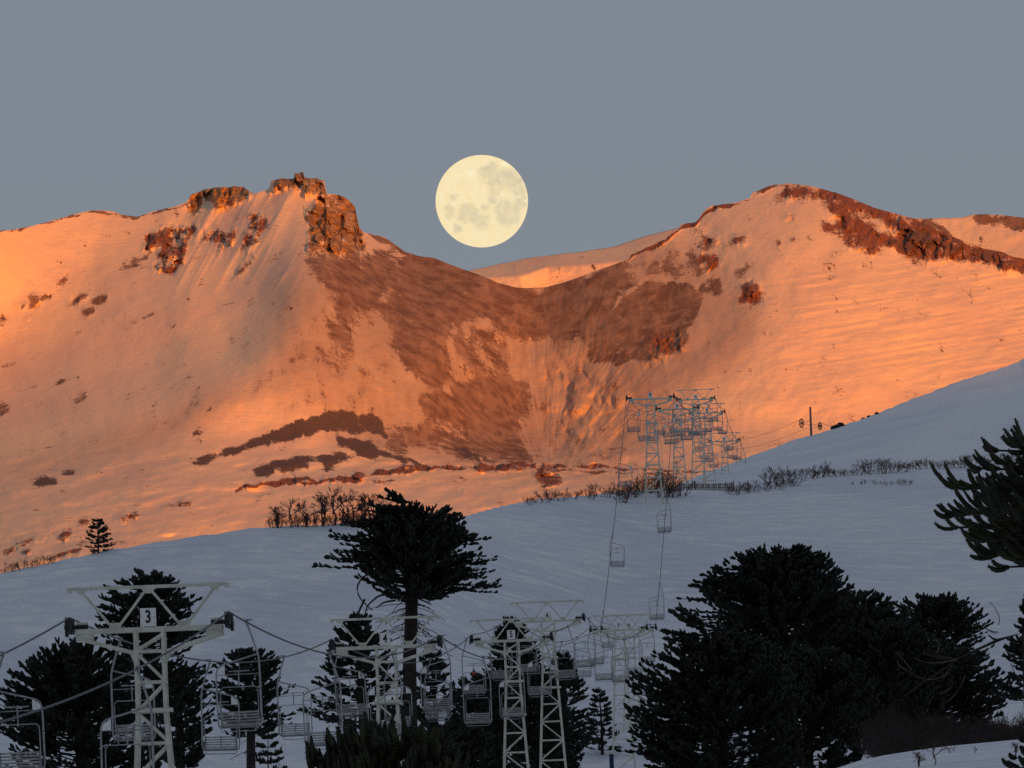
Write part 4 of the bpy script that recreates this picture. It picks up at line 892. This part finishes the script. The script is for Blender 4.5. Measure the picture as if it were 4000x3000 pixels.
# the near tree whose branches enter from the right edge
def near_branch_tree():
    Yd = 110.0; tx = atv(4560, 1950, Yd); zg = gz(tx.x, tx.y); root = tag(empty(AR, (tx.x, tx.y, zg)), "near monkey puzzle branches with thick curled shoots reaching in from the right edge", "tree", "monkey puzzle trees")
    hz = np.linspace(-.3, tx.z - zg + 2.2, 8); tv, tf = tubes(np.stack([0 * hz, 0 * hz, hz], 1)[None], np.linspace(.22, .03, 8)[None], 8, False); link("trunk", mesh_np("trunk", tv, tf, MAT['bark']), root)
    g = np.random.default_rng(5)
    tips = [(3790,1830,1),(3860,1760,.6),(3930,1740,1.3),(3700,1905,0),(3690,2010,.4),(3700,2060,1),(3800,2000,-.6),(3810,2110,0),(3820,2165,.8),(3900,2215,.3),(3940,2180,-.5),(3860,1900,-1),(3990,2100,1),(3960,1960,.8),(3900,1980,1.6),(4000,2030,-.4),(3960,1850,.2),(3840,1950,.9),(3780,2060,-.3),(3930,2060,.1),(3880,2130,1.2),(3970,2150,.9),(3900,1810,-.4),(3960,1900,1.5),(4010,1800,1),(3880,2030,-1),(4000,1950,0),(3830,2090,1.4),(3990,2200,1)]
    org = np.array([root.location[:]])
    P1 = np.array([at(x + 40, y, Yd + q) for x, y, q in tips]) - org; P0 = np.array([at(4560, 1500 + (y - 1500) * .82 + 40, Yd) for x, y, q in tips]) - org
    # the rest of its crown, outside the frame
    nb_ = 70; hb = tx.z - zg + g.uniform(-1.4, 2.1, nb_); ab = g.random(nb_) * 6.28; lb = np.clip(1.45 * (1 - (hb - (tx.z - zg) + 1.4) / 4.2), .15, 1.3) * g.uniform(.7, 1, nb_)
    Q0 = np.stack([0 * hb, 0 * hb, hb], 1); P0 = np.concatenate([P0, Q0]); P1 = np.concatenate([P1, Q0 + np.stack([lb * np.cos(ab), lb * np.sin(ab), lb * .2], 1)])
    bp, br, fp, fr = branch_set(P0, P1, .05, 26, .46, 44, rb=.03, rf=.025, start=.4, upb=.5)
    branch_parts(root, bp, br, fp, fr, 26, 'needle_near', .025, 70, .014, 45)
near_branch_tree()
def corner_branch_tree():
    Yd = 140.0; tx = atv(4330, 3000, Yd); zg = gz(tx.x, tx.y); root = tag(empty(AR, (tx.x, tx.y, zg)), "monkey puzzle branch with curled shoots in the bottom right corner", "tree", "monkey puzzle trees")
    top = atv(4330, 2760, Yd).z - zg
    hz = np.linspace(-.3, top, 6); tv, tf = tubes(np.stack([0 * hz, 0 * hz, hz], 1)[None], np.linspace(.16, .05, 6)[None], 8, False); link("trunk", mesh_np("trunk", tv, tf, MAT['bark']), root)
    tips = [(3985,2890,0),(3990,2940,.6),(3945,2960,0),(3930,2995,.5),(3925,3040,0),(3960,3080,-.6),(4040,2860,.4)]
    org = np.array([root.location[:]]); P1 = np.array([at(x + 25, y, Yd + q) for x, y, q in tips]) - org; P0 = np.array([at(4330, y + 10, Yd) for x, y, q in tips]) - org
    bp, br, fp, fr = branch_set(P0, P1, .06, 18, .28, 48, rb=.026, rf=.034, start=.4, upb=.6)
    branch_parts(root, bp, br, fp, fr, 18, 'needle', .034, 40, .018, 49)
corner_branch_tree()

# --- bare broadleaf trees and bushes
def bare_segments(seed, H, stems, depth, spread, trunk=False):
    g = np.random.default_rng(seed); segs = []
    def grow(p, d, L, r, lv):
        q = p + d * L; bend = (p + q) / 2 + g.normal(0, .06, 3) * L
        segs.append((p, bend, q, r, r * .7))
        if lv == 0: return
        for _ in range(g.integers(2, 4)):
            nd = unit(d + g.normal(0, spread, 3) + np.array([0, 0, .18])); b = p + (q - p) * g.uniform(.35 if trunk else .5, 1)
            grow(b, nd, L * g.uniform(.55, .8), r * .62, lv - 1)
    for i in range(stems):
        a = g.random() * 6.28; lean_ = .12 if trunk else g.uniform(.2, .8)
        d = unit(np.array([math.cos(a) * lean_, math.sin(a) * lean_, 1.0])); grow(np.array([math.cos(a), math.sin(a), 0]) * (.02 if trunk else .12 * H), d, H * (.36 if trunk else g.uniform(.30, .45)), H * (.022 if trunk else .012), depth)
    P = np.array([[a, b, c] for a, b, c, _, _ in segs]); Rr = np.array([[r, (r + r2) / 2, r2] for *_, r, r2 in segs])
    return tubes(P, np.maximum(Rr, H * (.004 if trunk else .0046)), 3, False)
def bare_mesh(name, *a, **k):
    v, f = bare_segments(*a, **k); return mesh_np(name, v, f, MAT['twig'])
TREEM = [bare_mesh("limbs", 200 + i, 1.0, 1 if i % 2 else 2, 5, .42, trunk=True) for i in range(4)]
BUSHM = [bare_mesh("twigs", 300 + i, 1.0, 9, 3, .45) for i in range(5)]
def place_bare(name, meshes, i, px, py, Y, h, w, label, cat, group, part):
    p = (on_pix(px, py) if Y is None else None) or on_ground(px, py, Y or 870); root = tag(empty(name, (p.x, p.y, p.z - .03), i * 1.7), label, cat, group)
    o = link(part, meshes[i % len(meshes)], root); o.scale = (w, w, h); return root
bt = [(1085,2035,2.0),(1135,2030,2.3),(1195,2020,2.4),(1235,2030,1.5),(1262,2025,2.9),(1310,2020,3.1),(1350,2015,2.9),(1385,2018,2.5),(1420,2015,2.8),(1465,2010,2.4)]
for i, (px, py, h) in enumerate(bt):
    place_bare("bare_tree", TREEM, i, px, float(ip(C1, px)) + 5, None, h * 1.3, h * 1.5, "leafless broadleaf tree on the snow ridge, %s from the left of its row" % ["first", "second", "third", "fourth", "fifth", "sixth", "seventh", "eighth", "ninth", "tenth"][i], "tree", "bare trees on the ridge", "limbs")
bushes = []
g = np.random.default_rng(91)
def row(x0, x1, n, fy, Yb, h0, h1, where):
    xs = np.linspace(x0, x1, n) + g.normal(0, (x1 - x0) / n * .25, n)
    for j, x in enumerate(sorted(xs)): bushes.append((x, fy(x), Yb + g.normal(0, 3), g.uniform(h0, h1), where, j))
c1 = lambda x: float(ip(C1, x))
row(10, 210, 9, lambda x: c1(x) + 6, 786, .5, 1.0, "leafless bush by the ridge edge at far left")
row(1060, 1500, 22, lambda x: c1(x) + 4, 800, .6, 1.5, "leafless bush at the foot of the bare tree row")
row(2050, 2420, 15, lambda x: c1(x) + g.uniform(4, 22), 872, .7, 1.35, "leafless bush on the crest left of tower nine")
row(2430, 2660, 15, lambda x: c1(x) + g.uniform(10, 50), 884, 1.2, 2.4, "leafless bush around the foot of tower nine")
row(2850, 3110, 15, lambda x: c1(x) + g.uniform(20, 38), 886, .7, 1.3, "leafless bush right of the slat fence, front row")
row(3000, 3830, 38, lambda x: c1(x) + g.uniform(4, 12) - 6, 915, .7, 1.8, "brown leafless bush in the line below the right hill")
row(3330, 3560, 10, lambda x: c1(x) + g.uniform(38, 60), 888, .35, .7, "small leafless bush in front of the right bush line")
row(3850, 3990, 5, lambda x: c1(x) + 5, 925, .6, 1.7, "leafless bush behind the near branches at right")
nth = lambda n: "%d%s" % (n, "th" if 10 <= n % 100 <= 20 else {1: "st", 2: "nd", 3: "rd"}.get(n % 10, "th"))
for i, (x, y, Y, h, where, j) in enumerate(bushes):
    place_bare("bare_bush", BUSHM, i, x, y, None, h, h * g.uniform(1.1, 1.6), "%s, %s from the left" % (where, nth(j + 1)), "bush", "bare bushes on the slope", "twigs")
for i, (px, py, h, lab) in enumerate([(3590, 2985, .42, "leafless shrub on the near snow mound, left of the pair"), (3650, 2990, .55, "leafless shrub on the near snow mound, taller right of the pair"), (3710, 2920, .18, "tiny leaning twig bush on the mound edge"), (3810, 2922, .2, "tiny upright twig bush on the mound near its crest"), (3965, 2900, .38, "leafless shrub on the mound at the right edge"), (3330, 2995, .16, "tiny twig bush at the left end of the near snow mound"), (3510, 2960, .12, "tiniest twig bush on the near snow mound")]):
    place_bare("bare_bush", TREEM, i, px, py, {2: 172, 3: 170}.get(i, 165), h, h * 1.1, lab, "bush", "twig bushes on the near mound", "twigs")

# brown leafless thicket on the bank behind the mound, too dense to count
def thicket(name, label, pts):
    V = []; Fc = []; n = 0
    for i, (px, Y, h, w) in enumerate(pts):
        p = on_ground(px, 2800, Y); v, f = bare_segments(500 + i % 6, 1.0, 8, 3, .5); a = g.random() * 6.28
        c_, s_ = math.cos(a), math.sin(a); v = np.stack([(v[:, 0] * c_ - v[:, 1] * s_) * w + p.x, (v[:, 0] * s_ + v[:, 1] * c_) * w + p.y, v[:, 2] * h + p.z - .1], 1)
        V.append(v); Fc.append(f + n); n += len(v)
    tag(link(name, mesh_np(name, np.concatenate(V), np.concatenate(Fc), MAT['deadbark'])), label, "bushes", kind="stuff")
thicket("shrub_thicket", "dense brown leafless thicket under the right-hand grove", [(x_, y_, g.uniform(.5, 1.0) * (.55 + .45 * math.sin(x_ / 60.) ** 2) * y_ / 190., g.uniform(.8, 1.5)) for x_, y_ in zip(g.uniform(3430, 4150, 330), g.uniform(200, 340, 330))])
thicket("shrub_thicket", "brown leafless thicket under the trees between towers 3 and 4", [(g.uniform(760, 1180), g.uniform(560, 700), g.uniform(1.2, 2.6), g.uniform(1.4, 2.2)) for _ in range(40)])

# dead leaning branch with pale curved twigs in front of the grove
def dead_branch():
    Y = 300; base = on_ground(4010, 2700, Y); root = tag(empty("dead_tree", base), "leaning dead tree with pale arching twigs at the right edge of the grove", "tree")
    o0 = np.array(base)
    P = lambda x, y, dy=0: at(x, y, Y + dy) - o0
    main = np.array([(0, 0, -.2), *[P(x, y) for x, y in ((4000, 2470), (3900, 2500), (3800, 2545), (3740, 2575), (3600, 2550))]])
    mb = MB(); mb.tube(main, [.12, .08, .05, .04, .03, .015], 8)
    mb.build("trunk", MAT['deadbark'], root, True)
    g2 = np.random.default_rng(3)
    for (x, y), (x2, y2), (mx_, my_) in [((3740,2575),(3680,2660),(3715,2600)),((3740,2575),(3570,2570),(3640,2590)),((3660,2550),(3640,2500),(3668,2510)),((3560,2615),(3505,2550),(3530,2580)),((3545,2620),(3505,2580),(3515,2600)),((3620,2655),(3720,2600),(3690,2640)),((3670,2710),(3720,2660),(3710,2690)),((3700,2740),(3770,2640),(3740,2700)),((3900,2440),(3865,2350),(3900,2400)),((3900,2470),(3840,2440),(3860,2460)),((3890,2475),(3835,2430),(3850,2455)),((3930,2540),(3985,2575),(3950,2565)),((3950,2590),(4000,2660),(3965,2630)),((3800,2600),(3880,2590),(3840,2602))]:
        t_ = np.linspace(0, 1, 7)[:, None]; A, B_, Cc = P(x, y, g2.normal(0, .4)), P(x2, y2, g2.normal(0, .4)), P(mx_, my_, g2.normal(0, .4))
        mb = MB(); mb.tube((1 - t_) ** 2 * A + 2 * t_ * (1 - t_) * (2 * Cc - (A + B_) / 2) + t_ ** 2 * B_, np.linspace(.015, .008, 7), 8); mb.build("twig", MAT['paletwig'], root, True)
    for a, b_ in (((3740,2575),(3600,2552)), ((3620,2655),(3540,2620)), ((3610,2660),(3530,2720)), ((3740,2575),(3610,2660)), ((3900,2500),(3860,2480))): mb = MB(); mb.tube([P(*a), P((a[0] + b_[0]) / 2, (a[1] + b_[1]) / 2 + 6), P(*b_)], [.035, .035, .02], 8); mb.build("broken_branch", MAT['deadbark'], root, True)
dead_branch()

# ------------------------------------------------------------------ slat fence, surface lift pole, rocks, pad
fx = [(2665, 1903), (2700, 1900), (2750, 1898), (2800, 1896), (2866, 1903)]
A_ = on_pix(2665, 1916); B_ = on_pix(2866, 1912); fy = (A_.y + B_.y) / 2; A_ = Vector((A_.x, fy, gz(A_.x, fy)))
root = tag(empty("snow_fence", A_), "low weathered slat fence in the snow right of tower 9", "fence")
nS = 34; SLM = None
for i in range(nS):
    f_ = i / (nS - 1); x = A_.x + (B_.x - A_.x) * f_; z = gz(x, fy) ; h = .50 + .30 * f_ ** 2 + .02 * math.sin(i * 2.3); mb = MB()
    if SLM is None: mb.box((0, 0, .5), (.085, .025, 1.0)); SLM = mb.mesh("slat", MAT['wood'])
    o = link("slat", SLM, root, (x - A_.x, 0, z - A_.z - .05)); o.scale = (1, 1, h); o.rotation_euler = (0, .05 * math.sin(i * 1.7), 0)
for zz in (.18, .42):
    mb = MB(); pts = [(A_.x + (B_.x - A_.x) * q - A_.x, .03, gz(A_.x + (B_.x - A_.x) * q, fy) - A_.z + zz + .1 * q) for q in np.linspace(0, 1, 12)]
    for p, q in zip(pts[:-1], pts[1:]): mb.bar(p, q, .02, .04)
    mb.build("rail", MAT['wood'], root)
for q, h in ((.25, .85), (.995, .95)):
    mb = MB(); x = A_.x + (B_.x - A_.x) * q; z = gz(x, fy) - A_.z; mb.box((x - A_.x, .08, z + h / 2 - .1), (.11, .09, h)); mb.build("post", MAT['wood'], root)

pb = on_pix(3169, 1702); YP = pb.y; pt = atv(3158, 1589, YP); pb.z = gz(pb.x, pb.y) - .3; pt.x = pb.x - .0
root = tag(empty("surface_lift_pole", pb), "wooden surface lift pole with two spoked pulley wheels on the right hill", "lift pole")
mb = MB(); mb.tube([(0, 0, 0), (0, 0, pt.z - pb.z)], [.17, .14], 8); mb.build("pole", MAT['polewood'], root, True)
for px, py, r, nm in ((3131, 1653, .60, 0), (3203, 1664, .50, 1)):
    c_ = atv(px, py, YP - .2) - pb; mb = MB(); n = 20; yaw_w = math.radians(62)
    ax = np.array([math.cos(yaw_w), math.sin(yaw_w), 0])       # in-plane horizontal axis of the wheel
    ax = np.array([math.cos(yaw_w), math.sin(yaw_w), 0]); ring = [np.array(c_) + r * (math.cos(a) * ax + math.sin(a) * np.array([0, 0, 1.0])) for a in np.linspace(0, 2 * math.pi, n)]
    mb.tube(ring, .07, 8); w_ = mb.build("pulley_wheel", MAT['rubber'], root, True)
    mb = MB()
    for a in np.linspace(0, math.pi, 5)[:-1]: e_ = r * (math.cos(a) * ax + math.sin(a) * np.array([0, 0, 1.0])); mb.tube([np.array(c_) - e_, np.array(c_) + e_], .028, 8)
    mb.tube([np.array(c_) - np.array([-ax[1], ax[0], 0]) * .12, np.array(c_) + np.array([-ax[1], ax[0], 0]) * .12], .11, 8); mb.build("spokes", MAT['rubber'], w_, True)
    mb = MB(); zz = c_.z
    for dz in (.18, -.18): mb.bar((0, 0, zz + dz * 1.6), (c_.x, c_.y, zz + dz * .4), .05)
    for f_ in (.3, .6): mb.bar((c_.x * f_, c_.y * f_, zz + .25 * (1 - f_)), (c_.x * (f_ + .2), c_.y * (f_ + .2), zz - .22 * (1 - f_)), .035)
    mb.build("bracket_arm", MAT['steel'], root)
for i, (a, b_, lab) in enumerate((((3131, 1637, YP), (2800, 1732, 1460), "upper thin rope running left from the surface lift pole"), ((3150, 1672, YP), (2815, 1762, 1460), "lower thin rope running left from the surface lift pole"), ((3208, 1652, YP), (3262, 1670, YP + 2), "short rope running right from the surface lift pole"))):
    A3_, B3_ = at(*a), at(*b_); t_ = np.linspace(0, 1, 24)[:, None]; pts = A3_ + (B3_ - A3_) * t_ - np.array([0, 0, 1.0]) * 4 * t_ * (1 - t_) * (.6 if i < 2 else .05)
    mb = MB(); mb.tube(pts, .022, 8); tag(mb.build("tow_rope", MAT['rope'], smooth=True), lab, "rope", "surface lift ropes")

def rock(px, py, Y, r, seed, lab):
    bm = bmesh.new(); bmesh.ops.create_icosphere(bm, subdivisions=3, radius=1.0); g = np.random.default_rng(seed); ph = g.random(6) * 6
    for v in bm.verts:
        n_ = v.co.copy(); k = 1 + .22 * math.sin(3 * n_.x + ph[0]) * math.sin(3 * n_.y + ph[1]) + .16 * math.sin(6 * n_.z + ph[2] + 4 * n_.x) + .08 * math.sin(11 * n_.x + ph[3]) * math.sin(9 * n_.z + ph[4]); v.co = Vector((n_.x * 1.3, n_.y, n_.z * .75)) * k * r
    me_ = bpy.data.meshes.new("boulder"); bm.to_mesh(me_); bm.free(); me_.materials.append(MAT['boulder'])
    p = on_pix(px, py + 6) or on_ground(px, py, Y); o = link("boulder", me_, None, (p.x, p.y, p.z + r * .25)); tag(o, lab, "rock", "rocks on the right hill")
rock(3262, 1664, 1402, .5, 1, "dark boulder on the right hill crest, left of the pair beside the lift pole"); rock(3284, 1656, 1404, .55, 2, "larger dark boulder on the right hill crest, right of the pair beside the lift pole")
rock(3372, 1628, 1420, .3, 3, "small dark rock on the hill crest right of the boulder pair"); rock(3394, 1620, 1422, .25, 4, "smallest dark rock on the right hill crest"); rock(3425, 1612, 1425, .28, 5, "rightmost dark rock on the right hill crest")

# torn blue safety pad wrapped round a leg of tower 7
d7 = TW[7][0]; bp_ = Vector((lift_x(d7) - 1.0, d7 - .75, 0)); bp_ = atv(2389, 2990, d7 - 1.0); zt_ = atv(2389, 2946, d7 - 1.0).z; zg_ = gz(bp_.x, bp_.y)
n = 10; a = np.linspace(-2.6, 2.0, n); rows_ = np.linspace(zg_ - .1, zt_, 8); V = []
for j, z in enumerate(rows_): V += [(.17 * math.cos(q) * (1 + .08 * math.sin(3 * j + q)), .17 * math.sin(q), z - zg_) for q in a]
o = link("safety_pad", mesh_np("safety_pad", np.array(V), grid_faces(8, n), MAT['bluepad']), None, (bp_.x, bp_.y, zg_)); so = o.modifiers.new("thickness", 'SOLIDIFY'); so.thickness = .05
tag(o, "blue safety pad wrapped round the left leg of tower 7", "pad")
